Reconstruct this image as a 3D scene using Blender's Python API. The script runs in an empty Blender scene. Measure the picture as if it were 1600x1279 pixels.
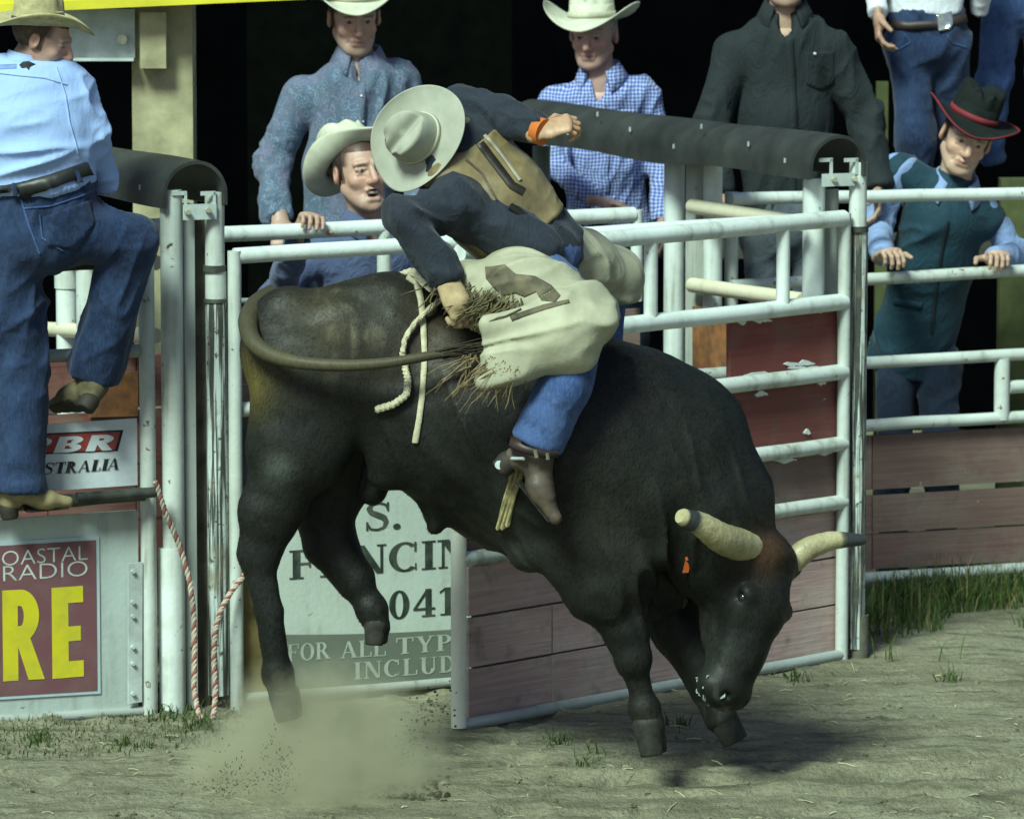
import bpy, math, random
import numpy as np
from mathutils import Vector, Matrix
from mathutils.bvhtree import BVHTree
random.seed(7)
RNG = np.random.default_rng(11)
S = bpy.context.scene
COL = S.collection

# ------------------------------------------------------------------ camera
CAM = np.array([0.0, -20.0, 3.525]); FPX = 8000.0; CX, CY = 800.0, 639.5
PITCH = math.atan((CY + 300.0) / FPX)
cd = bpy.data.cameras.new('camera'); cam = bpy.data.objects.new('camera', cd); COL.objects.link(cam)
cam.location = CAM; cam.rotation_euler = (math.pi/2 - PITCH, 0, 0)
cd.sensor_width = 36.0; cd.lens = 36.0 * FPX / 1600.0
cd.clip_start = 0.5; cd.clip_end = 2000
cd.dof.use_dof = True; cd.dof.focus_distance = 18.6; cd.dof.aperture_fstop = 5.6
S.camera = cam

# ------------------------------------------------------------------ light: dark night sky, one floodlight direction
SUN_AZ, SUN_EL = math.radians(27), math.radians(46)     # from the left of the camera, from the front
w = bpy.data.worlds.new('World'); S.world = w; w.use_nodes = True
nt = w.node_tree; bg = nt.nodes['Background']
sky = nt.nodes.new('ShaderNodeTexSky'); sky.sky_type = 'NISHITA'; sky.sun_disc = False
sky.sun_elevation = SUN_EL; sky.sun_rotation = math.pi + SUN_AZ
nt.links.new(sky.outputs[0], bg.inputs[0]); bg.inputs[1].default_value = 0.072
sd = bpy.data.lights.new('floodlight', 'SUN'); sun = bpy.data.objects.new('floodlight', sd); COL.objects.link(sun)
ldir = Vector((math.sin(SUN_AZ)*math.cos(SUN_EL), math.cos(SUN_AZ)*math.cos(SUN_EL), -math.sin(SUN_EL)))
sun.rotation_euler = ldir.to_track_quat('-Z', 'Y').to_euler()
sun.location = (-8, -12, 12)
sd.energy = 4.2; sd.angle = math.radians(17); sd.color = (0.80, 1.0, 0.86)
S.view_settings.view_transform = 'Standard'; S.view_settings.look = 'None'
S.view_settings.gamma = 1; S.view_settings.use_curve_mapping = False
S.view_settings.exposure = 0.48
S.cycles.use_denoising = True
S.cycles.max_bounces = 6; S.cycles.volume_bounces = 1

# ------------------------------------------------------------------ geometry helpers
_up = np.array([0, math.sin(PITCH), math.cos(PITCH)]); _fw = np.array([0, math.cos(PITCH), -math.sin(PITCH)])
def ray(px, py):
    return _fw + np.array([1.0, 0, 0]) * ((px - CX) / FPX) + _up * (-(py - CY) / FPX)
def P(px, py, Y):
    d = ray(px, py); return CAM + d * ((Y - CAM[1]) / d[1])
def PG(px, py, z=0.0):
    d = ray(px, py); return CAM + d * ((z - CAM[2]) / d[2])
def PP(px, py, o, n):                      # the point seen at a pixel on a vertical plane through o with normal n
    d = ray(px, py); return CAM + d * (np.dot(o - CAM, n) / np.dot(d, n))

def newmesh(name, V, F, mat=None, smooth=False, mats=None, fmat=None):
    me = bpy.data.meshes.new(name)
    V = np.asarray(V, dtype=np.float64)
    if isinstance(F, np.ndarray):
        k = F.shape[1]; n = len(F)
        me.vertices.add(len(V)); me.vertices.foreach_set('co', V.astype(np.float32).ravel())
        me.loops.add(n*k); me.loops.foreach_set('vertex_index', F.astype(np.int32).ravel())
        me.polygons.add(n); me.polygons.foreach_set('loop_start', np.arange(0, n*k, k, dtype=np.int32))
        me.polygons.foreach_set('loop_total', np.full(n, k, dtype=np.int32))
        me.update(calc_edges=True); me.validate()
    else:
        me.from_pydata([tuple(v) for v in V], [], [tuple(f) for f in F]); me.update()
    for m in (mats or ([mat] if mat else [])): me.materials.append(m)
    if fmat is not None: me.polygons.foreach_set('material_index', np.asarray(fmat, dtype=np.int32))
    if smooth: me.polygons.foreach_set('use_smooth', np.ones(len(me.polygons), dtype=bool))
    return me

def thing(name, label, cat, loc=(0, 0, 0), group=None):
    o = bpy.data.objects.new(name, None); COL.objects.link(o); o.location = tuple(loc)
    o.empty_display_size = 0.1
    o['label'] = label; o['category'] = cat
    if group: o['group'] = group
    return o
def origin(o):
    v = Vector((0, 0, 0))
    while o is not None: v = v + o.location; o = o.parent
    return v
def part(name, me, parent=None, label=None):                 # mesh data in world coordinates -> local to its parent
    o = bpy.data.objects.new(name, me); COL.objects.link(o)
    if parent is not None:
        o.parent = parent
        me.transform(Matrix.Translation(-origin(parent)))
    if label: o['label'] = label
    return o
def tag(o, label, cat, group=None, kind=None):
    if label: o['label'] = label
    if cat: o['category'] = cat
    if group: o['group'] = group
    if kind: o['kind'] = kind
    return o

class MB:                                                    # collects simple shapes into one mesh
    def __init__(s): s.V = []; s.F = []
    def add(s, V, F):
        b = len(s.V); s.V += [tuple(map(float, v)) for v in V]; s.F += [tuple(i + b for i in f) for f in F]; return s
    def box(s, c, ax, ay, az, bev=0.0):                       # centre and three half-axis vectors
        c, ax, ay, az = map(np.asarray, (c, ax, ay, az))
        V = [c + i*ax + j*ay + k*az for i in (-1, 1) for j in (-1, 1) for k in (-1, 1)]
        return s.add(V, [(0, 1, 3, 2), (4, 6, 7, 5), (0, 4, 5, 1), (2, 3, 7, 6), (0, 2, 6, 4), (1, 5, 7, 3)])
    def tube(s, pts, rad, n=12, caps=True, aspect=1.0):
        pts = [np.asarray(p, float) for p in pts]; m = len(pts)
        rad = [rad]*m if np.isscalar(rad) else list(rad)
        T = []
        for i in range(m):
            t = pts[min(i+1, m-1)] - pts[max(i-1, 0)]; T.append(t / (np.linalg.norm(t) + 1e-9))
        ref = np.array([0, 0, 1.0]) if abs(T[0][2]) < 0.9 else np.array([0, 1.0, 0])
        u = np.cross(T[0], ref); u /= np.linalg.norm(u)
        V = []; F = []
        for i in range(m):
            u = u - T[i]*np.dot(u, T[i]); u /= np.linalg.norm(u); v = np.cross(T[i], u)
            for k in range(n):
                a = 2*math.pi*k/n
                V.append(pts[i] + rad[i]*(math.cos(a)*u + aspect*math.sin(a)*v))
        for i in range(m-1):
            for k in range(n):
                F.append((i*n+k, i*n+(k+1) % n, (i+1)*n+(k+1) % n, (i+1)*n+k))
        if caps:
            F.append(tuple(range(n))[::-1]); F.append(tuple((m-1)*n + k for k in range(n)))
        return s.add(V, F)
    def mesh(s, name, mat, smooth=False):
        me = newmesh(name, s.V, s.F, mat, False)
        if smooth:
            me.polygons.foreach_set('use_smooth', np.ones(len(me.polygons), dtype=bool))
            me.set_sharp_from_angle(angle=math.radians(40))
        return me

def pipe(name, pts, r, mat, parent, n=14, label=None, wob=0.0):
    pts = [np.asarray(p, float) for p in pts]
    if wob and len(pts) == 2:
        q = []
        for i in range(9):
            t = i/8; p = pts[0]*(1-t) + pts[1]*t
            q.append(p + np.array([0, random.uniform(-wob, wob), random.uniform(-wob, wob)])*(0 < i < 8))
        pts = q
    return part(name, MB().tube(pts, r, n).mesh(name, mat, True), parent, label)

# ------------------------------------------------------------------ noise (numpy)
_perm = RNG.random(4096)
def vnoise(p):                                               # value noise, p (N,3) -> 0..1
    i = np.floor(p).astype(np.int64); f = p - i; f = f*f*(3-2*f)
    def h(a, b, c): return _perm[((a*73856093) ^ (b*19349663) ^ (c*83492791)) & 4095]
    x, y, z = i[:, 0], i[:, 1], i[:, 2]; fx, fy, fz = f[:, 0], f[:, 1], f[:, 2]
    c00 = h(x, y, z)*(1-fx) + h(x+1, y, z)*fx; c10 = h(x, y+1, z)*(1-fx) + h(x+1, y+1, z)*fx
    c01 = h(x, y, z+1)*(1-fx) + h(x+1, y, z+1)*fx; c11 = h(x, y+1, z+1)*(1-fx) + h(x+1, y+1, z+1)*fx
    return (c00*(1-fy) + c10*fy)*(1-fz) + (c01*(1-fy) + c11*fy)*fz
def fbm(p, o=4):
    s = 0; a = 0.5; t = 0
    for k in range(o): s = s + a*vnoise(p*(2**k) + 17.3*k); t += a; a *= 0.5
    return s/t
def ridged(p, axis=None, stretch=1.0):                       # fold-like noise stretched along an axis
    if axis is not None:
        ax = np.asarray(axis, float); ax = ax/np.linalg.norm(ax)
        p = p - np.outer((p @ ax)*(1 - 1/stretch), ax)
    w1 = p + 0.6*(np.stack([vnoise(p+5.1), vnoise(p+9.7), vnoise(p+3.3)], 1) - 0.5)
    return 1 - np.abs(2*vnoise(w1) - 1)

# ------------------------------------------------------------------ signed-distance modelling: blended limbs -> one skin
def nrm(v): v = np.asarray(v, float); return v/(np.linalg.norm(v) + 1e-12)
def ec(a, b, ra, rb, lat=None, k=0.03, flata=False, flatb=False, op='u'):
    """limb from a to b; ra, rb are radii or (lateral, other) pairs"""
    ra = (ra, ra) if np.isscalar(ra) else ra; rb = (rb, rb) if np.isscalar(rb) else rb
    return dict(t='ec', a=np.asarray(a, float), b=np.asarray(b, float), ra=ra, rb=rb, lat=lat, k=k, fa=flata, fb=flatb, op=op)
def el(c, r, X=None, Y=None, k=0.03, op='u'):
    """ellipsoid; X, Y = directions of its first two axes"""
    X = nrm(X) if X is not None else np.array([1.0, 0, 0])
    Y = np.asarray(Y, float) if Y is not None else (np.array([0, 1.0, 0]) if abs(X[1]) < 0.9 else np.array([1.0, 0, 0]))
    Y = nrm(Y - X*np.dot(X, Y)); Z = np.cross(X, Y)
    r = (r, r, r) if np.isscalar(r) else r
    return dict(t='el', c=np.asarray(c, float), r=np.asarray(r, float), M=np.stack([X, Y, Z]), k=k, op=op)
def _bbox(q):
    if q['t'] == 'ec':
        m = max(*q['ra'], *q['rb']); return np.minimum(q['a'], q['b']) - m, np.maximum(q['a'], q['b']) + m
    m = np.abs(q['M'].T) @ q['r']; return q['c'] - m, q['c'] + m
def _eval(q, X, Y, Z):
    if q['t'] == 'el':
        M, c = q['M'], q['c']; r = q['r']
        dx, dy, dz = X-c[0], Y-c[1], Z-c[2]
        u = M[0, 0]*dx + M[0, 1]*dy + M[0, 2]*dz; v = M[1, 0]*dx + M[1, 1]*dy + M[1, 2]*dz; w_ = M[2, 0]*dx + M[2, 1]*dy + M[2, 2]*dz
        k0 = np.sqrt((u/r[0])**2 + (v/r[1])**2 + (w_/r[2])**2); k1 = np.sqrt((u/r[0]**2)**2 + (v/r[1]**2)**2 + (w_/r[2]**2)**2)
        return k0*(k0-1)/np.maximum(k1, 1e-6)
    a, b = q['a'], q['b']; ab = b-a; L2 = max(np.dot(ab, ab), 1e-9); L = math.sqrt(L2); ax = ab/L
    dx, dy, dz = X-a[0], Y-a[1], Z-a[2]
    s = dx*ax[0] + dy*ax[1] + dz*ax[2]; t = np.clip(s/L, 0, 1)
    wv = s - t*L
    lat = q['lat'] if q['lat'] is not None else (np.array([0, 1.0, 0]) if abs(ax[1]) < 0.9 else np.array([1.0, 0, 0]))
    if abs(np.dot(nrm(lat), ax)) > .97: lat = np.array([0, 1.0, 0]) if abs(ax[1]) < 0.8 else np.array([1.0, 0, 0])
    lat = nrm(np.asarray(lat, float) - ax*np.dot(ax, lat)); oth = np.cross(ax, lat)
    u = dx*lat[0] + dy*lat[1] + dz*lat[2]; v = dx*oth[0] + dy*oth[1] + dz*oth[2]
    rl = q['ra'][0] + (q['rb'][0]-q['ra'][0])*t; rd = q['ra'][1] + (q['rb'][1]-q['ra'][1])*t
    m = np.minimum(rl, rd)
    d = (np.sqrt((u/rl)**2 + (v/rd)**2 + (wv/m)**2) - 1)*m
    if q['fa']: d = np.maximum(d, -s)
    if q['fb']: d = np.maximum(d, s-L)
    return d
def sdf(prims, h, smooth=1, warp=None):
    lo = np.min([_bbox(q)[0] for q in prims if q['op'] == 'u'], 0) - 4*h; hi = np.max([_bbox(q)[1] for q in prims if q['op'] == 'u'], 0) + 4*h
    n = np.ceil((hi-lo)/h).astype(int) + 1
    D = np.full(n, 0.5, np.float32)
    for q in prims:
        a, b = _bbox(q); mg = max(q['k'], 0) + 3*h
        i0 = np.clip(np.floor((a-mg-lo)/h).astype(int), 0, n-1); i1 = np.clip(np.ceil((b+mg-lo)/h).astype(int) + 1, 1, n)
        if (i1 <= i0).any(): continue
        sl = tuple(slice(i0[j], i1[j]) for j in range(3))
        g = [((np.arange(i0[j], i1[j]))*h + lo[j]).astype(np.float32) for j in range(3)]
        X, Y, Z = np.meshgrid(*g, indexing='ij', sparse=True)
        d = _eval(q, X, Y, Z).astype(np.float32); k = q['k']; cur = D[sl]
        if q['op'] == 'u':
            if k > 0:
                hh = np.clip(0.5 + 0.5*(cur-d)/k, 0, 1); D[sl] = cur*(1-hh) + d*hh - k*hh*(1-hh)
            else: D[sl] = np.minimum(cur, d)
        else:
            if k > 0:
                hh = np.clip(0.5 - 0.5*(cur+d)/k, 0, 1); D[sl] = cur*(1-hh) + (-d)*hh + k*hh*(1-hh)
            else: D[sl] = np.maximum(cur, -d)
    return nets(D, lo, h, smooth)
def nets(D, lo, h, smooth=1):
    ins = D < 0; n = np.array(D.shape)
    c = np.zeros(n-1, np.int8)
    for i in (0, 1):
        for j in (0, 1):
            for k in (0, 1):
                c += ins[i:n[0]-1+i, j:n[1]-1+j, k:n[2]-1+k]
    act = (c > 0) & (c < 8); idx = np.argwhere(act); ids = np.full(n-1, -1, np.int32); ids[act] = np.arange(len(idx))
    acc = np.zeros((len(idx), 3)); cnt = np.zeros(len(idx))
    offs = [(0, 0, 0), (1, 0, 0), (0, 1, 0), (1, 1, 0), (0, 0, 1), (1, 0, 1), (0, 1, 1), (1, 1, 1)]
    for p in range(8):
        for ax in range(3):
            if offs[p][ax]: continue
            o0 = np.array(offs[p]); o1 = o0.copy(); o1[ax] = 1
            d0 = D[tuple((idx+o0).T)]; d1 = D[tuple((idx+o1).T)]
            m = (d0 < 0) != (d1 < 0)
            t = d0[m]/(d0[m]-d1[m]); pt = np.tile(o0.astype(float), (m.sum(), 1)); pt[:, ax] += t
            acc[m] += pt; cnt[m] += 1
    V = lo + (idx + acc/cnt[:, None])*h
    F = []
    for ax in range(3):
        b, cc = (ax+1) % 3, (ax+2) % 3
        s0 = [slice(None)]*3; s1 = [slice(None)]*3
        s0[ax] = slice(0, n[ax]-1); s1[ax] = slice(1, n[ax])
        s0[b] = s1[b] = slice(1, n[b]-1); s0[cc] = s1[cc] = slice(1, n[cc]-1)
        A, B = ins[tuple(s0)], ins[tuple(s1)]
        e = np.argwhere(A != B)
        if not len(e): continue
        flip = A[tuple(e.T)]
        e[:, b] += 1; e[:, cc] += 1
        def cell(db, dc):
            q = e.copy(); q[:, b] -= db; q[:, cc] -= dc; return ids[tuple(q.T)]
        f = np.stack([cell(1, 1), cell(0, 1), cell(0, 0), cell(1, 0)], 1)
        f[~flip] = f[~flip][:, ::-1]; F.append(f)
    F = np.concatenate(F)
    F = F[(F >= 0).all(1)]
    for _ in range(smooth): V = lap(V, F, 0.5)
    return V, F
def lap(V, F, f=0.5):
    s = np.zeros_like(V); c = np.zeros(len(V))
    for i in range(4):
        a, b = F[:, i], F[:, (i+1) % 4]
        for j in range(3): s[:, j] += np.bincount(a, V[b, j], len(V)) + np.bincount(b, V[a, j], len(V))
        c += np.bincount(a, minlength=len(V)) + np.bincount(b, minlength=len(V))
    return V*(1-f) + f*s/np.maximum(c, 1)[:, None]
def normals(V, F):
    fn = np.cross(V[F[:, 2]]-V[F[:, 0]], V[F[:, 3]]-V[F[:, 1]])
    N = np.zeros_like(V)
    for i in range(4):
        for j in range(3): N[:, j] += np.bincount(F[:, i], fn[:, j], len(V))
    return N/(np.linalg.norm(N, axis=1)[:, None] + 1e-12)
def join(*vf):
    V = []; F = []; b = 0
    for v, f in vf: V.append(v); F.append(f+b); b += len(v)
    return np.concatenate(V), np.concatenate(F)
def setcol(me, C, name='Col'):
    a = me.color_attributes.new(name, 'FLOAT_COLOR', 'POINT')
    C = np.concatenate([C, np.ones((len(C), 1))], 1) if C.shape[1] == 3 else C
    a.data.foreach_set('color', C.astype(np.float32).ravel())
def bvh(V, F): return BVHTree.FromPolygons([tuple(v) for v in V], [tuple(int(i) for i in f) for f in F])

# a band of cloth/leather/thread laid over a surface along a path of pixels, with real thickness
def band(path, width, tree, off=0.004, thick=0.004, n=None, yback=0.0, wpx=None, closed_ok=True):
    pts = []
    path = np.asarray(path, float); seg = np.linalg.norm(np.diff(path, axis=0), axis=1); cum = np.concatenate([[0], np.cumsum(seg)])
    n = n or max(3, int(cum[-1]/5))
    V = []; F = []
    last = None
    for i in range(n+1):
        s = cum[-1]*i/n; q = np.array([np.interp(s, cum, path[:, 0]), np.interp(s, cum, path[:, 1])])
        s2 = min(cum[-1], s+1.0); q2 = np.array([np.interp(s2, cum, path[:, 0]), np.interp(s2, cum, path[:, 1])]); s1 = max(0, s-1.0)
        q1 = np.array([np.interp(s1, cum, path[:, 0]), np.interp(s1, cum, path[:, 1])])
        t = (q2-q1)/(np.linalg.norm(q2-q1) + 1e-9); nn = np.array([-t[1], t[0]])
        row = []
        for sgn in (-1, 0, 1):
            p = q + nn*sgn*width/2
            d = ray(*p); dn = d/np.linalg.norm(d)
            hit = tree.ray_cast(Vector(CAM), Vector(dn))
            if hit[0] is None: row.append(None); continue
            hp = np.array(hit[0]); N = np.array(hit[1])
            if np.dot(N, dn) > 0: N = -N
            row.append((hp, N))
        if any(r is None for r in row):
            good = [r for r in row if r is not None]
            if not good: continue
            row = [r if r is not None else good[0] for r in row]
        b = len(V)
        for hp, N in row: V.append(hp + N*(off+thick))
        for hp, N in row: V.append(hp + N*(off*0.2 - 0.002))
        if last is not None:
            a = last
            F += [(a, a+1, b+1, b), (a+1, a+2, b+2, b+1), (a+3, b+3, b+4, a+4), (a+4, b+4, b+5, a+5), (a, b, b+3, a+3), (a+2, a+5, b+5, b+2)]
        last = b
    return V, F
def patchmesh(poly, tree, off=0.004, step=4.0):              # a piece of material cut to an outline, following a surface
    poly = np.asarray(poly, float)
    lo, hi = poly.min(0), poly.max(0)
    nx, ny = int((hi[0]-lo[0])/step)+1, int((hi[1]-lo[1])/step)+1
    def inside(x, y):
        c = False; j = len(poly)-1
        for i in range(len(poly)):
            if (poly[i, 1] > y) != (poly[j, 1] > y) and x < (poly[j, 0]-poly[i, 0])*(y-poly[i, 1])/(poly[j, 1]-poly[i, 1])+poly[i, 0]: c = not c
            j = i
        return c
    vid = {}; V = []; F = []
    cells = {(i, j) for i in range(nx) for j in range(ny) if inside(lo[0]+(i+.5)*step, lo[1]+(j+.5)*step)}
    def vert(i, j):
        if (i, j) in vid: return vid[(i, j)]
        q = np.array([lo[0]+i*step, lo[1]+j*step])
        if not {(i-1, j-1), (i, j-1), (i-1, j), (i, j)} <= cells:
            best = None
            for k in range(len(poly)):
                a, b = poly[k-1], poly[k]; ab = b-a; t = np.clip(np.dot(q-a, ab)/(np.dot(ab, ab)+1e-9), 0, 1); c = a+ab*t; dd = np.linalg.norm(c-q)
                if best is None or dd < best[0]: best = (dd, c)
            if best[0] < step*1.3: q = best[1]
        d = ray(q[0], q[1]); dn = d/np.linalg.norm(d); hit = tree.ray_cast(Vector(CAM), Vector(dn))
        if hit[0] is None: vid[(i, j)] = None; return None
        N = np.array(hit[1]); N = -N if np.dot(N, dn) > 0 else N
        V.append(np.array(hit[0]) + N*off); V.append(np.array(hit[0]) - N*0.002); vid[(i, j)] = len(V)-2; return len(V)-2
    ok = set()
    for (i, j) in cells:
        c = [vert(i, j), vert(i+1, j), vert(i+1, j+1), vert(i, j+1)]
        if None in c: continue
        if max(np.linalg.norm(V[c[0]]-V[c[k]]) for k in (1, 2, 3)) > 0.08: continue
        F.append(tuple(c)); ok.add((i, j))
    for (i, j) in ok:
        for (di, dj, e) in ((0, -1, ((0, 0), (1, 0))), (1, 0, ((1, 0), (1, 1))), (0, 1, ((1, 1), (0, 1))), (-1, 0, ((0, 1), (0, 0)))):
            if (i+di, j+dj) not in ok:
                a = vid[(i+e[0][0], j+e[0][1])]; b = vid[(i+e[1][0], j+e[1][1])]
                F.append((a, a+1, b+1, b))
    return V, F
# ------------------------------------------------------------------ materials
class NT:
    def __init__(s, name):
        s.m = bpy.data.materials.new(name); s.m.use_nodes = True; s.t = s.m.node_tree; s.b = s.t.nodes['Principled BSDF']
    def n(s, t, **kw):
        x = s.t.nodes.new('ShaderNode'+t)
        for k, v in kw.items():
            if k.startswith('i_'):
                x.inputs[k[2:].replace('_', ' ')].default_value = v
            else: setattr(x, k, v)
        return x
    def l(s, a, b): s.t.links.new(a, b)
    def pos(s, scale=(1, 1, 1), obj=False, rot=(0, 0, 0)):
        g = s.n('TexCoord').outputs['Object'] if obj else s.n('NewGeometry').outputs['Position']
        mp = s.n('Mapping'); mp.inputs['Scale'].default_value = scale; mp.inputs['Rotation'].default_value = rot
        s.l(g, mp.inputs['Vector']); return mp.outputs[0]
    def noise(s, vec, scale, detail=4, rough=0.55, dist=0.0):
        x = s.n('TexNoise'); x.inputs['Scale'].default_value = scale; x.inputs['Detail'].default_value = detail
        x.inputs['Roughness'].default_value = rough; x.inputs['Distortion'].default_value = dist
        s.l(vec, x.inputs['Vector']); return x.outputs[0]
    def ramp(s, fac, stops, interp='LINEAR'):
        r = s.n('ValToRGB'); r.color_ramp.interpolation = interp
        e = r.color_ramp.elements
        while len(e) < len(stops): e.new(0.5)
        for i, (p, c) in enumerate(stops):
            e[i].position = p; e[i].color = (c, c, c, 1) if np.isscalar(c) else (*c, 1)
        s.l(fac, r.inputs[0]); return r.outputs[0]
    def mix(s, fac, a, b, mode='MIX'):
        x = s.n('Mix', data_type='RGBA', blend_type=mode)
        for v, i in ((fac, 0), (a, 6), (b, 7)):
            if hasattr(v, 'links'): s.l(v, x.inputs[i])
            else: x.inputs[i].default_value = v if np.isscalar(v) else (*v, 1)
        return x.outputs[2]
    def math(s, op, a, b=0.0):
        x = s.n('Math', operation=op)
        for v, i in ((a, 0), (b, 1)):
            if hasattr(v, 'links'): s.l(v, x.inputs[i])
            else: x.inputs[i].default_value = v
        return x.outputs[0]
    def bump(s, h, strength=0.3, dist=0.01):
        x = s.n('Bump'); x.inputs['Strength'].default_value = strength; x.inputs['Distance'].default_value = dist
        s.l(h, x.inputs['Height']); s.l(x.outputs[0], s.b.inputs['Normal']); return s
    def col(s, c):
        if hasattr(c, 'links'): s.l(c, s.b.inputs['Base Color'])
        else: s.b.inputs['Base Color'].default_value = (*c, 1)
        return s
    def set(s, rough=None, spec=None, metal=None, sheen=None):
        for v, k in ((rough, 'Roughness'), (spec, 'Specular IOR Level'), (metal, 'Metallic'), (sheen, 'Sheen Weight')):
            if v is None: continue
            if hasattr(v, 'links'): s.l(v, s.b.inputs[k])
            else: s.b.inputs[k].default_value = v
        return s

def m_paint(name, base=(0.66, 0.71, 0.68), grime=0.5, rust=0.5, sc=1.0):
    """old brushed-on paint over steel pipe: grime, rust spots, chips"""
    M = NT(name); p = M.pos()
    g = M.ramp(M.noise(p, 3.1*sc, 6, .62), [(0.50-0.14*grime, 0), (0.75-0.1*grime, 1)])
    gs = M.ramp(M.noise(M.pos((22, 22, 1.6)), 1.0, 4), [(0.5, 0), (0.72, 1)])
    g2 = M.math('MULTIPLY', g, M.math('ADD', 0.45, gs))
    c = M.mix(M.math('MULTIPLY', g2, 0.75*grime+.1), base, (0.16, 0.165, 0.12))
    fine = M.noise(p, 60, 3); c = M.mix(M.math('MULTIPLY', fine, 0.22), c, (0.3, 0.32, 0.27))
    r = M.ramp(M.noise(p, 17*sc, 5, .7), [(0.70-0.09*rust, 0), (0.73-0.09*rust, 1)])
    c = M.mix(r, c, M.mix(M.noise(p, 90, 2), (0.035, 0.03, 0.022), (0.14, 0.075, 0.04)))
    M.col(c).set(M.ramp(g, [(0, .38), (1, .7)]), .4)
    M.bump(M.math('SUBTRACT', M.noise(p, 45, 4), M.math('MULTIPLY', r, 0.9)), .35, .004)
    return M.m
def m_board(name, base=(0.16, 0.072, 0.062), wear=(0.24, 0.2, 0.16), seed=0.0):
    """faded red paint on planks, grain along x"""
    M = NT(name); rnd = M.n('ObjectInfo').outputs['Random']
    p0 = M.pos((1, 1, 1), False)
    add = M.n('VectorMath', operation='ADD'); M.l(p0, add.inputs[0])
    cmb = M.n('CombineXYZ'); M.l(M.math('MULTIPLY', rnd, 31), cmb.inputs[0]); M.l(M.math('MULTIPLY', rnd, 17), cmb.inputs[2]); M.l(cmb.outputs[0], add.inputs[1])
    sc = M.n('VectorMath', operation='MULTIPLY'); M.l(add.outputs[0], sc.inputs[0]); sc.inputs[1].default_value = (1.2, 1.2, 26)
    grain = M.noise(sc.outputs[0], 2.2, 6, .65, .4)
    blot = M.noise(add.outputs[0], 4.5, 6, .65)
    c = M.mix(M.ramp(grain, [(0.36, 0), (0.7, 1)]), tuple(0.7*x for x in base), base)
    c = M.mix(M.ramp(blot, [(0.48, 0), (0.72, .8)]), c, wear)
    c = M.mix(M.math('MULTIPLY', rnd, .3), c, (0.12, 0.1, 0.075))
    chip = M.ramp(M.noise(add.outputs[0], 21, 4, .7), [(0.69, 0), (0.715, 1)])
    c = M.mix(chip, c, (0.33, 0.33, 0.28))
    mud = M.ramp(M.noise(add.outputs[0], 9, 5, .6), [(0.55, 0), (0.75, .6)]); c = M.mix(mud, c, (0.08, 0.07, 0.045))
    M.col(c).set(.75, .25); M.bump(M.math('ADD', grain, M.math('MULTIPLY', chip, -.6)), .5, .006)
    return M.m
def m_simple(name, base, rough=.6, spec=.4, var=.25, scale=8, bump=.15, bscale=60, metal=0.0, dark=None):
    M = NT(name); p = M.pos()
    d = dark or tuple(x*(1-var*1.6) for x in base); b2 = tuple(min(1, x*(1+var)) for x in base)
    M.col(M.mix(M.ramp(M.noise(p, scale, 5, .6), [(.3, 0), (.72, 1)]), d, b2)).set(rough, spec, metal)
    M.bump(M.noise(p, bscale, 4), bump, .004); return M.m
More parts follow.
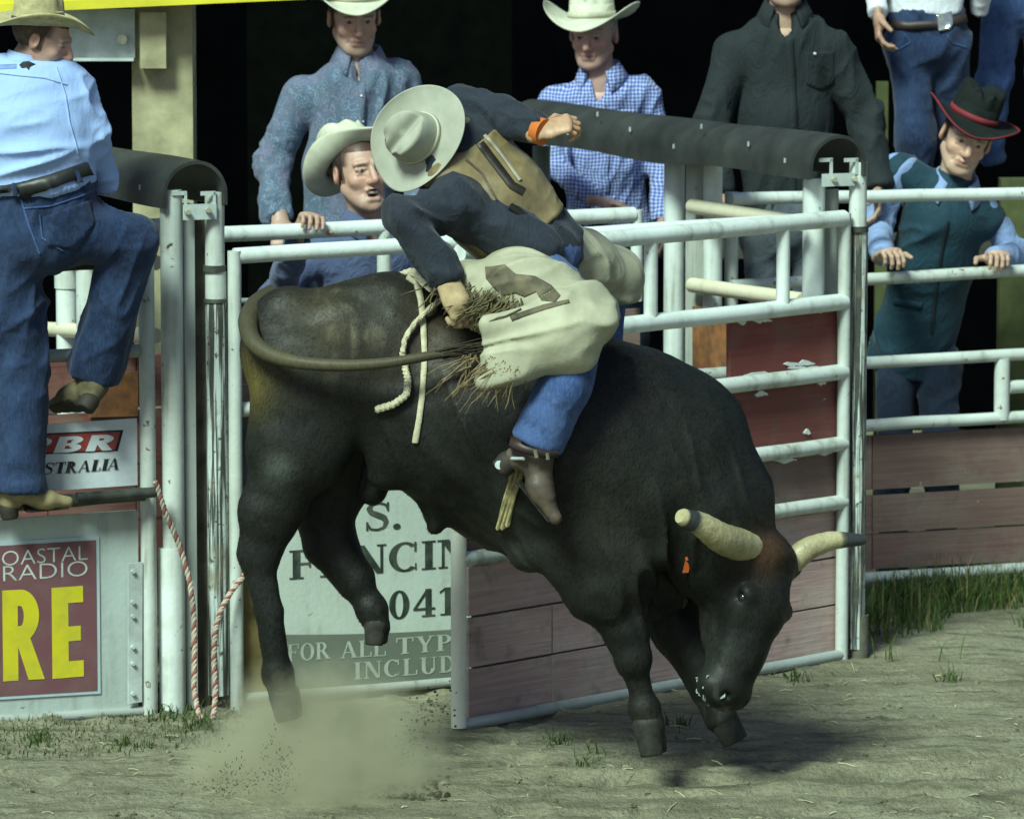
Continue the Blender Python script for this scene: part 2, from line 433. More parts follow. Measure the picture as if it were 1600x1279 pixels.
def m_cloth(name, base, var=.2, weave=900, rough=.85, sheen=.15, kind=None, alt=None, bump=.25):
    M = NT(name); p = M.pos(obj=True)
    n = M.noise(p, 7, 4, .6); d = tuple(x*(1-var) for x in base); b2 = tuple(min(1, x*(1+var)) for x in base)
    c = M.mix(n, d, b2)
    if kind == 'denim':
        f = M.ramp(M.noise(p, 3.2, 3, .5), [(.42, 0), (.68, 1)]); c = M.mix(M.math('MULTIPLY', f, .55), c, alt)
        th = M.noise(M.pos((170, 170, 24), True), 1.0, 3, .7); c = M.mix(M.ramp(th, [(.42, 0), (.72, .55)]), c, alt); dk = M.noise(p, 11, 5, .65, .8); c = M.mix(M.ramp(dk, [(.30, .75), (.5, 0)]), c, tuple(x*.45 for x in base))
    if kind == 'check':
        sx = M.n('SeparateXYZ'); M.l(p, sx.inputs[0])
        wx = M.math('ADD', sx.outputs[0], M.math('MULTIPLY', M.noise(p, 6, 2), .05)); wz = M.math('ADD', sx.outputs[2], M.math('MULTIPLY', M.noise(p, 5, 2), .05))
        def stripe(v, per, duty): return M.math('LESS_THAN', M.math('FRACT', M.math('MULTIPLY', v, 1/per)), duty)
        a = stripe(wx, .0165, .34); b = stripe(wz, .0165, .34)
        c = M.mix(M.math('MULTIPLY', M.math('MAXIMUM', a, b), .75), c, alt)
        c = M.mix(M.math('MULTIPLY', M.math('MULTIPLY', a, b), .6), c, (.75, .78, .85))
    if kind == 'paisley':
        q = M.n('VectorMath', operation='ADD'); M.l(p, q.inputs[0]); nz = M.n('TexNoise'); nz.inputs['Scale'].default_value = 9; M.l(p, nz.inputs['Vector'])
        sc = M.n('VectorMath', operation='SCALE'); M.l(nz.outputs[1], sc.inputs[0]); sc.inputs['Scale'].default_value = .10; M.l(sc.outputs[0], q.inputs[1])
        v = M.n('TexVoronoi'); v.inputs['Scale'].default_value = 24; M.l(q.outputs[0], v.inputs['Vector'])
        ring = M.ramp(v.outputs[0], [(.10, 0), (.17, 1), (.25, 0), (.36, 0), (.43, .9), (.52, 0)])
        c = M.mix(M.math('MULTIPLY', ring, .5), c, alt)
        v2 = M.n('TexVoronoi'); v2.inputs['Scale'].default_value = 60; M.l(q.outputs[0], v2.inputs['Vector'])
        c = M.mix(M.ramp(v2.outputs[0], [(.16, .45), (.3, 0)]), c, (.30, .25, .20))
        c = M.mix(M.ramp(M.noise(p, 8, 3), [(.45, 0), (.6, .5)]), c, (.14, .13, .21))
    M.col(c).set(rough, .2, 0, sheen)
    cr = M.noise(M.pos((13, 13, 7), True, (.5, .4, 0)), 1.0, 3, .55, 1.4); cr = M.math('ABSOLUTE', M.math('SUBTRACT', cr, .5))
    h = M.math('ADD', M.math('ADD', M.math('MULTIPLY', M.noise(p, 38, 4, .6), .5), M.math('MULTIPLY', M.noise(p, weave, 1), .12)), M.math('MULTIPLY', cr, 3.2))
    M.bump(h, bump*(.9 if kind == 'denim' else 1.5), .014); return M.m
def m_vcol(name, rough=.55, spec=.35, bump=.15, bscale=180, sss=0.0, mult=None):
    M = NT(name); a = M.n('VertexColor', layer_name='Col'); c = a.outputs[0]; p = M.pos(obj=True)
    c = M.mix(M.math('MULTIPLY', M.noise(p, 45, 4, .6), .3), c, (.25, .12, .08), 'MULTIPLY') if mult else c
    M.col(c).set(rough, spec)
    if sss: M.b.inputs['Subsurface Weight'].default_value = sss; M.b.inputs['Subsurface Radius'].default_value = (.01, .004, .002)
    M.bump(M.noise(p, bscale, 3), bump, .003); return M.m

WHITE = m_paint('white_pipe_paint', (0.66, 0.73, 0.70), .72, .28)
WHITE2 = m_paint('dirty_white_pipe_paint', (0.56, 0.62, 0.58), .95, .6)
def m_streak(name):
    M = NT(name); p = M.pos(); st = M.noise(M.pos((62, 62, 1.7)), 1.0, 4, .6, .3)
    c = M.mix(M.ramp(st, [(.44, 0), (.52, 1)]), (.50, .57, .54), (.045, .05, .042)); c = M.mix(M.ramp(M.noise(p, 7, 5, .6), [(.5, 0), (.68, .8)]), c, (.16, .15, .10))
    c = M.mix(M.ramp(M.noise(p, 40, 4), [(.6, 0), (.66, .9)]), c, (.05, .05, .04)); M.col(c).set(.6, .35); M.bump(M.noise(p, 50, 4), .35, .004); return M.m
WORN = m_streak('worn_streaked_paint')
GREYP = m_paint('grey_pipe_paint', (0.34, 0.38, 0.36), .8, .4)
CREAM = m_paint('cream_pipe_paint', (0.70, 0.66, 0.48), .45, .25)
GREENP = m_paint('dark_green_pipe_paint', (0.10, 0.14, 0.12), .7, .3)
RED = m_board('faded_red_board', (0.55, 0.38, 0.345), (0.52, 0.45, 0.40))
REDD = m_board('dark_red_sheet', (0.22, 0.050, 0.045), (0.25, 0.10, 0.09))
REDB = m_board('brown_red_board', (0.21, 0.125, 0.112), (0.26, 0.21, 0.18))
RUST = m_simple('rusty_orange_steel', (0.24, 0.10, 0.035), .8, .3, .45, 14, .4, 50, 0, (0.10, .055, .03))
STEEL = m_simple('galvanised_plate', (0.42, 0.48, 0.46), .5, .5, .2, 9, .2, 80)
DKSTEEL = m_simple('dark_worn_steel', (0.055, 0.06, 0.05), .6, .5, .6, 6, .35, 40, 0.2)
SHEET = m_paint('pale_sheet_metal', (0.44, 0.52, 0.50), .85, .25, .7)
BLUESHEET = m_simple('blue_grey_sheet', (0.06, 0.08, 0.095), .6, .4, .3, 6)
TIMBER = m_simple('old_square_timber', (0.36, 0.34, 0.20), .8, .3, .3, 5, .5, 30)
DKTIMBER = m_simple('grey_brown_timber', (0.12, 0.115, 0.085), .85, .2, .35, 9, .6, 40)
YELWOOD = m_simple('yellow_brown_timber', (0.20, 0.16, 0.065), .85, .2, .35, 6, .5, 40)
YELLOW = m_simple('yellow_band_paint', (0.62, 0.56, 0.03), .5, .4, .12, 5)
RUBBER = m_simple('black_rubber', (0.030, 0.034, 0.031), .62, .45, .35, 5, .25, 70)
BLACK = m_simple('black_backdrop_sheet', (0.0010, 0.0011, 0.0014), .95, .0, .3, 2)
PLANK = m_simple('dark_plank', (0.05, 0.05, 0.04), .85, .2)
BOLT = m_simple('bolt_brass', (0.55, 0.55, 0.40), .4, .6, .2, 30, .1, 80, .4)
# ------------------------------------------------------------------ the chute line: a vertical plane running back to the right
A0 = PG(265, 1110); A1 = PG(1325, 1028)
U = nrm(A1 - A0); NB = np.array([-U[1], U[0], 0.0]); ZUP = np.array([0, 0, 1.0])
def cp(px, py, off=0.0): return PP(px, py, A0 + NB*off, NB)
def zof(px, py, off=0.0): return cp(px, py, off)[2]
def base(p): return (p[0], p[1], 0.0)
def vpipe(name, px, y0, y1, r, mat, parent, off=0.0, n=14, label=None, plane=cp):
    a = plane(px, y0, off); b = plane(px, y1, off); b = np.array([a[0], a[1], b[2]])
    return pipe(name, [b, a], r, mat, parent, n, label)
def hpipe(name, x0, y0, x1, y1, r, mat, parent, off=0.0, label=None, plane=cp, wob=0.002):
    return pipe(name, [plane(x0, y0, off), plane(x1, y1, off)], r, mat, parent, 14, label, wob)
def plate(name, corners, thick, nvec, mat, parent, label=None, grow=0):
    """four corner points, thickness along nvec (towards the back)"""
    c = [np.asarray(p, float) for p in corners]; V = c + [p + np.asarray(nvec)*thick for p in c]
    return part(name, newmesh(name, V, [(0, 1, 2, 3), (7, 6, 5, 4), (0, 4, 5, 1), (1, 5, 6, 2), (2, 6, 7, 3), (3, 7, 4, 0)], mat), parent, label)

# ------------------------------------------------------------------ ground: one sheet, fine near the arena front
def axis(lo, hi, f0, f1, fine, grow=1.25):
    a = list(np.arange(f0, f1, fine)); s = fine
    while a[-1] < hi: s = min(s*grow, 25); a.append(a[-1]+s)
    s = fine; b = [a[0]]
    while b[-1] > lo: s = min(s*grow, 25); b.append(b[-1]-s)
    return np.array(b[:0:-1] + a)
gx = axis(-150, 150, -3.1, 3.4, .017); gy = axis(-60, 300, -3.0, 3.4, .019)
GX, GY = np.meshgrid(gx, gy, indexing='ij'); g = np.stack([GX.ravel(), GY.ravel(), 0*GX.ravel()], 1)
def ground_h(g):
    x, y = g[:, 0], g[:, 1]
    near = np.clip(1 - np.maximum(np.abs(x)-5, 0)/3, 0, 1)*np.clip(1 - np.maximum(np.abs(y)-4, 0)/3, 0, 1)
    q = g.copy(); q[:, 2] = 0
    h = (fbm(q*1.7, 3)-.5)*.05 + (fbm(q*np.array([6, 9, 1]), 3)-.5)*.026 + (fbm(q*31+4, 3)-.5)*.012
    # dragged furrows running roughly along the arena front
    s = y - 0.10*x + .12*(fbm(q*1.3+8, 2)-.5)
    for c, wd, dp in ((-1.62, .10, .045), (-1.86, .07, .03), (-1.25, .06, .02), (-2.2, .09, .03), (-.78, .05, .016)):
        fade = np.clip((x+.5)/1.0, .15, 1)
        h -= fade*dp*np.exp(-((s-c)/wd)**2)*(.4+1.2*vnoise(q*2.3+c*9))
        h += fade*dp*.7*np.exp(-((s-c-wd*1.6)/(wd*.8))**2)*(.3+1.2*vnoise(q*3.1+c*5))
    # pits kicked up by hooves
    r = np.random.default_rng(4)
    for i in range(40):
        cx, cy, rr = r.uniform(-2.6, 2.6), r.uniform(-2.4, .9), r.uniform(.04, .11)
        d = np.hypot((x-cx), (y-cy)*.9)/rr
        h += np.where(d < 3, -.35*rr*np.exp(-d*d) + .16*rr*np.exp(-((d-1.25)/.35)**2)*(.3+vnoise(q*14+i)), 0)
    return h*near
gh = ground_h(g)
g[:, 2] = gh
GHG = gh.reshape(len(gx), len(gy))
def ground_at(x, y):
    i = min(max(int(np.searchsorted(gx, x))-1, 0), len(gx)-2); j = min(max(int(np.searchsorted(gy, y))-1, 0), len(gy)-2)
    a = (x-gx[i])/(gx[i+1]-gx[i]); b = (y-gy[j])/(gy[j+1]-gy[j])
    return float(GHG[i, j]*(1-a)*(1-b) + GHG[i+1, j]*a*(1-b) + GHG[i, j+1]*(1-a)*b + GHG[i+1, j+1]*a*b)
nx_, ny_ = len(gx), len(gy); ii = (np.arange(nx_-1)[:, None]*ny_ + np.arange(ny_-1)[None]).ravel()
GF = np.stack([ii, ii+ny_, ii+ny_+1, ii+1], 1)
M = NT('trampled_dirt'); p = M.pos()
big = M.noise(p, 1.1, 5, .6); med = M.noise(p, 6, 6, .65); fin = M.noise(p, 60, 5, .7); dry = M.noise(M.pos((1.2, 5, 1)), 2.2, 5, .6)
c = M.mix(M.ramp(big, [(.38, 0), (.66, 1)]), (0.21, 0.20, 0.13), (0.32, 0.31, 0.21))
c = M.mix(M.ramp(med, [(.42, 0), (.7, .8)]), c, (0.37, 0.355, 0.24))
c = M.mix(M.ramp(dry, [(.50, 0), (.66, .75)]), c, (0.10, 0.10, 0.06))
c = M.mix(M.ramp(fin, [(.34, .45), (.55, 0)]), c, (0.08, 0.075, 0.05))
c = M.mix(M.ramp(M.noise(p, 130, 3, .6), [(.62, 0), (.7, .55)]), c, (0.42, 0.41, 0.30))
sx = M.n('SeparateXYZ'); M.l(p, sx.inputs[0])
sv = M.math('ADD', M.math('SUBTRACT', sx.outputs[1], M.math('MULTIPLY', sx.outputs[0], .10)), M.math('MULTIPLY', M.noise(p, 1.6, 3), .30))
for cc, wd, st in ((-1.52, .13, .85), (-1.08, .07, .45), (-1.95, .10, .5), (-.62, .06, .35)):                     # soft shadow bands painted as darker soil along the dragged furrows
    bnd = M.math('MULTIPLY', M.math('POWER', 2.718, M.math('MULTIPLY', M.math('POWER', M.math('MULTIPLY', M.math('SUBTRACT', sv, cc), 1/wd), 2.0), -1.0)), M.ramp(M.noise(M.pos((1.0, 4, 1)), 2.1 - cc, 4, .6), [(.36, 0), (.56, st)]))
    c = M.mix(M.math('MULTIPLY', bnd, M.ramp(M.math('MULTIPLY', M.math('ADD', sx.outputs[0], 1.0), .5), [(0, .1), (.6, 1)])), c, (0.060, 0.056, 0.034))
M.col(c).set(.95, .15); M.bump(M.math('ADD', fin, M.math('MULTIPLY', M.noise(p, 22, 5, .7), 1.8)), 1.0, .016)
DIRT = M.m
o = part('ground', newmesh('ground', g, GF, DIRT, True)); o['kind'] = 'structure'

# ------------------------------------------------------------------ dark wall far behind, made near-black and added to block the sky
t = thing('backdrop_wall', 'black backdrop wall added to close off the night behind the standing men', 'wall', (0, 9, 0))
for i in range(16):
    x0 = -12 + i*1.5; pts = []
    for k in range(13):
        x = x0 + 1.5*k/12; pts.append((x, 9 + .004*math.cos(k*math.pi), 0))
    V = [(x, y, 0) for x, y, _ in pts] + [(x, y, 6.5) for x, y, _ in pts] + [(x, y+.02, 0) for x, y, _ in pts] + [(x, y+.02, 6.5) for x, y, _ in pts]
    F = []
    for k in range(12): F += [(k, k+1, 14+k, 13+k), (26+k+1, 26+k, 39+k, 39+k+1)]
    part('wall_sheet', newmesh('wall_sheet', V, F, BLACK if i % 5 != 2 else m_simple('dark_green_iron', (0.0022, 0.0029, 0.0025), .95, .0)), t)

# ------------------------------------------------------------------ posts where the chute gates meet
t = thing('chute_post', 'left pair of white steel posts with a bolted bracket, under the left rubber roll', 'post', base(cp(267, 1110)))
vpipe('pipe', 267, 296, 1112, .0435, WHITE2, t)
vpipe('pipe', 267, 855, 1108, .049, WHITE, t, off=.004, label='brighter lower sleeve of the left pipe')
c0 = cp(294, 318, .03); c1 = cp(294, 1105, .03)
part('channel', MB().box((c0+c1)/2*np.array([1, 1, 1]), U*.022, NB*.03, ZUP*(c0[2]-c1[2])/2).mesh('channel', GREYP), t)
c0 = cp(311, 330, .10); c1 = cp(311, 1100, .10)
part('timber', MB().box((c0+c1)/2, U*.025, NB*.04, ZUP*(c0[2]-c1[2])/2).mesh('timber', DKTIMBER), t)
vpipe('pipe', 335, 300, 416, .0385, WHITE2, t, off=.0)
vpipe('collar', 335, 414, 424, .045, DKSTEEL, t)
vpipe('pipe', 337, 424, 470, .042, WHITE2, t, off=.004)
vpipe('collar', 337, 466, 472, .047, DKSTEEL, t, off=.004)
vpipe('pipe', 338, 472, 1085, .043, WORN, t, off=.004, label='dark streaked lower post')
b = cp(312, 331, -.05)
part('bracket', MB().box(b, U*.068, NB*.006, ZUP*.030).mesh('bracket', STEEL), t)
for x, y in ((292, 331), (324, 328)):
    q = cp(x, y, -.06); part('bolt', MB().tube([q, q-NB*.018], .011, 8).mesh('bolt', BOLT, True), t)
for x in (280, 325):
    q = cp(x, 302, -.045); part('clip', MB().box(q, U*.030, NB*.004, ZUP*.008).box(q+U*.026-ZUP*.025, U*.005, NB*.004, ZUP*.03).mesh('clip', STEEL), t)

t = thing('chute_post', 'right pair of white steel posts with a bolted bracket, where the open gate is hinged', 'post', base(cp(1325, 1028)))
vpipe('pipe', 1272, 278, 1028, .0465, WHITE, t, off=.06)
vpipe('pipe', 1300, 295, 1020, .028, GREYP, t, off=.12)
vpipe('pipe', 1341, 253, 356, .037, WHITE, t)
vpipe('collar', 1341, 353, 362, .043, DKSTEEL, t)
vpipe('pipe', 1343, 360, 1012, .035, WORN, t, label='dark streaked lower post')
vpipe('foot', 1343, 960, 1030, .039, DKTIMBER, t)
b = cp(1310, 281, -.03)
part('bracket', MB().box(b, U*.075, NB*.006, ZUP*.026).mesh('bracket', STEEL), t)
for x, y in ((1302, 280), (1334, 279)):
    q = cp(x, y, -.04); part('bolt', MB().tube([q, q-NB*.018], .011, 8).mesh('bolt', BOLT, True), t)
for x in (1290, 1330):
    q = cp(x, 250, -.03); part('clip', MB().box(q, U*.032, NB*.004, ZUP*.008).box(q+U*.026-ZUP*.028, U*.006, NB*.004, ZUP*.033).mesh('clip', STEEL), t)

# ------------------------------------------------------------------ rubber rolls laid along the tops of the chute dividers
def roll(px, py, rpx, skirt, length, label, drop):
    c = cp(px, py, -.06); r = rpx/380.0
    t = thing('rubber_roll', label, 'rubber cover', tuple(c))
    prof = [(-r, -skirt)] + [(r*math.cos(a), r*math.sin(a)) for a in np.linspace(math.pi, 0, 19)] + [(r, -skirt)]
    V = []; F = []; n = len(prof); ns = 40
    for k in range(ns+1):
        s = length*k/ns
        for th in (0, .014):
            for (a, b_) in prof:
                rr = 1 - th/r
                wv = .006*math.sin(s*5+a*20) + .008*math.sin(s*2.3+1)
                V.append(c + NB*s + U*a*rr + ZUP*(b_*rr + drop*s + wv*(1 if b_ < .03 else .4)))
    for k in range(ns):
        for th in (0, 1):
            for i in range(n-1):
                a = k*2*n + th*n + i; b_ = a + 2*n
                F.append((a, a+1, b_+1, b_) if th == 0 else (a+1, a, b_, b_+1))
        for i in (0, n-1):
            a = k*2*n+i; F.append((a, a+2*n, a+3*n, a+n))
    for k in (0, ns):
        for i in range(n-1):
            a = k*2*n+i; F.append((a, a+n, a+n+1, a+1))
    me = newmesh('rubber_sheet', V, F, RUBBER, True); me.set_sharp_from_angle(angle=math.radians(50)); part('rubber_sheet', me, t)
    for i in range(7):                                        # pale fixing staples along the near skirt
        s = .25 + i*.36 + random.uniform(-.08, .08); q = c + NB*s - U*(r*.93) + ZUP*(.02 + .05*(i % 3) + drop*s)
        part('staple', MB().box(q - U*.010, U*.003, NB*.004, ZUP*.010).mesh('staple', STEEL), t)
    return t
roll(1310, 262, 50, .05, 3.0, 'black rubber roll topping the right chute divider behind the rider', -.003)
roll(305, 306, 51, .05, 2.6, 'black rubber roll topping the left chute divider beside the man in light blue', 0.0)

# ------------------------------------------------------------------ divider fences under the rolls
def dv(o0, s, z): return np.array([o0[0], o0[1], 0]) + NB*s + ZUP*z
R0 = cp(1308, 1028)
def dpx(px, py, o0): return PP(px, py, np.array([o0[0], o0[1], 0.0]), U)
t = thing('divider_fence', 'white and cream chute divider below the right rubber roll, with a rusty red sheet', 'fence', base(R0 + NB*1.5))
def dpipe(name, px, y0, y1, r, mat, o0, t, du=0.0):
    a = dpx(px, y0, o0) + U*du; b = dpx(px, y1, o0) + U*du; pipe(name, [np.array([a[0], a[1], max(b[2], 0)]), a], r, mat, t)
dpipe('post', 1054, 244, 990, .046, WHITE, R0, t)
a = dpx(1075, 246, R0); b = np.array([a[0], a[1], 0.02])
part('timber', MB().box((a+b)/2 + U*.045, U*.03, NB*.05, ZUP*(a[2]-b[2])/2).mesh('timber', m_paint('mottled_white_timber', (0.5, .54, .48), 1.0, .3)), t)
for (x0, y0, x1, y1) in ((1088, 322, 1262, 349), (1088, 445, 1262, 469)):
    pipe('rail', [dpx(x0, y0, R0) - U*.02, dpx(x1, y1, R0) - U*.02], .033, CREAM, t)
a, b = dpx(1262, 495, R0), dpx(1085, 478, R0); c, d = dpx(1085, 640, R0), dpx(1262, 680, R0)
plate('red_sheet', [b, a, d, c], .01, -U, RUST, t, 'rust orange steel sheet')
pz = dpx(846, 228, R0); pipe('post', [np.array([pz[0], pz[1], 0]), pz], .042, GREENP, t, label='dark green end post')
L0 = cp(305, 1110)
t = thing('divider_fence', 'white and cream chute divider behind the legs of the man in light blue', 'fence', base(L0 + NB*1.5))
a = dpx(104, 405, L0); pipe('post', [np.array([a[0], a[1], 0]), a], .046, WHITE, t)
a = dpx(104, 405, L0); pipe('sleeve', [a - ZUP*.12, a + ZUP*.005], .052, WHITE2, t)
a = dpx(137, 398, L0); pipe('post', [np.array([a[0], a[1], 0]), a], .05, WHITE2, t)
for (x0, y0, x1, y1) in ((70, 513, 250, 524), (80, 388, 250, 410)):
    pipe('rail', [dpx(x0, y0, L0) - U*.02, dpx(x1, y1, L0) - U*.02], .031, CREAM, t)

# ------------------------------------------------------------------ back wall of the chutes: red boards and a white rail
t = thing('back_fence', 'white pipe back rail of the chute with a square end, behind bull and rider', 'fence', base(cp(680, 1075, .9)))
hpipe('rail', 238, 372, 990, 335, .033, WHITE, t, off=.9)
vpipe('post', 995, 328, 470, .026, WHITE, t, off=.9)
vpipe('post', 600, 350, 1030, .03, WHITE2, t, off=.9)
hpipe('rail', 372, 470, 990, 455, .012, GREYP, t, off=1.0)
for j in range(6):
    y0 = 520 + j*84
    for (x0, x1) in ((375, 660), (664, 1000)):
        s0 = -(x0-375)*.06; s1 = -(x1-375)*.06
        plate('board', [cp(x0, y0+s0, .95), cp(x1, y0+s1, .95), cp(x1, y0+80+s1, .95), cp(x0, y0+80+s0, .95)], .03, NB, REDB, t)
t = thing('back_fence', 'peeling red board fence behind the sponsor panels on the left', 'fence', base(cp(120, 1100, .8)))
for j in range(4):
    y0 = 562 + j*86
    for x0, x1 in ((-60, 74), (76, 212), (214, 330)):
        s0 = -(x0-100)*.06; s1 = -(x1-100)*.06
        plate('board', [cp(x0, y0+s0, .8), cp(x1, y0+s1, .8), cp(x1, y0+81+s1, .8), cp(x0, y0+81+s0, .8)], .03, NB, m_board('peeling_red_board', (0.26, 0.10, 0.085), (0.34, 0.24, 0.18)) if j+x0 == -60 else bpy.data.materials['peeling_red_board'], t)
plate('board', [cp(150, 585, .78), cp(216, 580, .78), cp(216, 650, .78), cp(140, 652, .78)], .012, NB, RUST, t, 'rust orange patch on the boards')
hpipe('rail', -60, 368, 250, 352, .03, WHITE2, t, off=.75)

# ------------------------------------------------------------------ left gate with sponsor panels
t = thing('chute_gate', 'left chute gate with pale sheet panel, dark slide bar and end hinge plate', 'gate', base(cp(100, 1120)))
vpipe('end_post', 228, 365, 1122, .031, WHITE2, t, off=-.01)
hpipe('rail', -60, 565, 216, 548, .026, GREYP, t)
hpipe('rail', -60, 424, 216, 405, .028, DKSTEEL, t)
hpipe('rail', -60, 795, 225, 772, .026, DKSTEEL, t, off=-.05)
hpipe('slide_bar', 120, 777, 246, 768, .021, DKSTEEL, t, off=-.10)
a, b, c, d = cp(-60, 816), cp(216, 797), cp(216, 1106), cp(-60, 1126)
plate('sheet_panel', [a, b, c, d], .025, NB, SHEET, t)
hpipe('rail', -60, 1128, 222, 1110, .02, GREYP, t, off=-.004)
a, b, c, d = cp(201, 880, -.03), cp(223, 878, -.03), cp(222, 1096, -.03), cp(201, 1099, -.03)
plate('hinge_plate', [a, b, c, d], .012, NB, STEEL, t)
for y in (892, 940, 962, 1010, 1036, 1083):
    q = cp(207, y, -.03); part('bolt', MB().tube([q, q-NB*.014], .008, 8).mesh('bolt', STEEL, True), t)
for x in (5, 40, 110):
    q = cp(x, 797 - .07*x, -.02); part('spacer', MB().tube([q, q+ZUP*.03], .026, 10).mesh('spacer', WHITE, True), t)

# ------------------------------------------------------------------ closed gate behind the bull, carrying the fencing sign
t = thing('chute_gate', 'closed white chute gate behind the bull, carrying the fencing sign', 'gate', base(cp(560, 1090)))
vpipe('end_post', 366, 392, 1108, .027, WHITE2, t, off=-.03)
hpipe('rail', 366, 400, 1250, 346, .032, WHITE, t, off=-.02)
hpipe('rail', 376, 640, 1250, 575, .03, WHITE2, t, off=-.0)
a, b, c, d = cp(376, 655), cp(1240, 590), cp(1240, 690), cp(376, 757)
plate('sheet_panel', [a, b, c, d], .012, NB, BLUESHEET, t)
hpipe('rail', 372, 768, 1250, 700, .024, YELWOOD, t, off=-.0)
a, b, c, d = cp(376, 775, .005), cp(432, 771, .005), cp(432, 1083, .005), cp(376, 1088, .005)
plate('board', [a, b, c, d], .03, NB, YELWOOD, t)
a, b, c, d = cp(432, 771, .02), cp(1240, 712, .02), cp(1240, 1030, .02), cp(432, 1083, .02)
plate('sheet_panel', [a, b, c, d], .02, NB, SHEET, t)
hpipe('rail', 376, 1090, 1250, 1024, .02, GREYP, t, off=-.005)

# ------------------------------------------------------------------ open gate swung out towards the arena
G0 = PG(1320, 1030); G1 = PG(716, 1138); UG = nrm(G1-G0); NG = nrm(np.array([UG[1], -UG[0], 0]))
if NG[1] < 0: NG = -NG
def gp(px, py, off=0.0): return PP(px, py, G0 + NG*off, NG)
t = thing('chute_gate', 'open white pipe gate with red boards swung out in front of the bull chute', 'gate', base(G0))
vpipe('end_post', 1320, 333, 1034, .0265, WHITE2, t, plane=gp)
vpipe('end_post', 716, 410, 1136, .030, m_paint('bright_gate_paint', (0.74, 0.76, 0.66), .25, .1), t, plane=gp)
def grail(px, yr): return (yr+300)*(1 + .085*(1320-px)/604) - 300     # a level line on the gate seen at height yr at its hinge end
for yr, r, m in ((341, .035, WHITE), (471, .035, WHITE), (580, .033, WHITE2), (692, .031, WHITE2), (783, .030, WHITE2)):
    hpipe('rail', 1318, grail(1318, yr), 718, grail(718, yr), r, m, t, plane=gp)
hpipe('bottom_rail', 1318, grail(1318, 1021), 718, grail(718, 1021), .024, GREYP, t, plane=gp)
for x in (1017, 1224): vpipe('spacer', x, grail(x, 345), grail(x, 468), .028, WHITE, t, plane=gp)
def gboard(x0, x1, ya, yb, mat, off=.035, label=None, dz=0):
    plate('board', [gp(x0, grail(x0, ya)+dz, off), gp(x1, grail(x1, ya), off), gp(x1, grail(x1, yb), off), gp(x0, grail(x0, yb)+dz, off)], .022, NG, mat, t, label)
gboard(1141, 1308, 482, 574, REDD, .03); gboard(1141, 1308, 586, 686, REDD, .03)
for ya, yb in ((702, 778),):
    for x0, x1 in ((728, 930), (932, 1120), (1123, 1310)): gboard(x0, x1, ya, yb, REDB)
plate('gap_shade_sheet', [gp(738, grail(738, 704), .062), gp(1306, grail(1306, 704), .062), gp(1306, grail(1306, 1010), .062), gp(738, grail(738, 1010), .062)], .006, NG, DKTIMBER, t)  # dark sheet added behind the boards so their gaps look shaded
for ya, yb in ((796, 866), (869.5, 940), (943.5, 1014)):
    xs = [733, 862 if ya > 860 else 1010, 1070, 1310] if ya > 800 else [733, 1010, 1310]
    xs = sorted(set(xs))
    for x0, x1 in zip(xs[:-1], xs[1:]): gboard(x0 + (1.2 if x0 > 740 else 0), x1, ya, yb, RED, .035 + random.uniform(0, .004))
# ragged white paint left where the sheets meet the rails
PEEL = m_simple('peeling_white_paint', (0.66, 0.70, 0.66), .7, .3, .1, 20)
for (x, yr, wd) in ((1283, 480, 26), (1192, 487, 30), (1160, 486, 12), (1250, 560, 48), (1262, 568, 60), (1190, 571, 52), (1190, 600, 20), (1285, 594, 12), (1262, 668, 10), (1225, 705, 40), (1280, 702, 40)):
    b_ = MB(); q = []; nseg = 9
    for k in range(nseg): q.append((x - wd/2 + wd*k/(nseg-1), grail(x, yr) - random.uniform(1, 8)*math.sin(math.pi*(k+.5)/nseg)))
    for k in range(nseg): q.append((x + wd/2 - wd*k/(nseg-1), grail(x, yr) + random.uniform(1, 6)*math.sin(math.pi*(k+.5)/nseg)))
    V = [gp(a_, b2, .022) for a_, b2 in q]; V += [v + NG*.012 for v in V]; n = len(q)
    F = [tuple(range(n)), tuple(range(n, 2*n))[::-1]] + [(k, (k+1) % n, n+(k+1) % n, n+k) for k in range(n)]
    part('paint_flake', newmesh('paint_flake', V, F, PEEL), t)

# ------------------------------------------------------------------ arena fence on the right
OF = 1.3
t = thing('arena_fence', 'white pipe fence with brown red boards running off to the right above the grass', 'fence', base(cp(1450, 960, OF)))
hpipe('rail', 1142, 311, 1720, 300, .0285, WHITE, t, off=OF)
hpipe('rail', 1142, 447, 1720, 417, .028, WHITE2, t, off=OF)
hpipe('rail', 1142, 577, 1720, 547, .0275, WHITE2, t, off=OF)
hpipe('rail', 1142, 677, 1720, 643, .0275, WHITE2, t, off=OF)
hpipe('rail', 1142, 916, 1720, 880, .027, WHITE2, t, off=OF)
vpipe('post', 1114, 258, 960, .042, WHITE, t, off=OF); vpipe('post', 1143, 300, 960, .03, WHITE2, t, off=OF+.05)
vpipe('post', 1566, 560, 655, .035, WHITE2, t, off=OF); hpipe('rail', 1575, 605, 1720, 598, .03, WHITE2, t, off=OF)
for ya, yb in ((681, 765), (775, 832), (835, 889)):
    for x0, x1 in ((1142, 1362), (1364, 1720)):
        k0 = -(x0-1355)*.056; k1 = -(x1-1355)*.056
        plate('board', [cp(x0, ya+k0, OF+.03), cp(x1, ya+k1, OF+.03), cp(x1, yb+k1, OF+.03), cp(x0, yb+k0, OF+.03)], .025, NB, REDB, t)

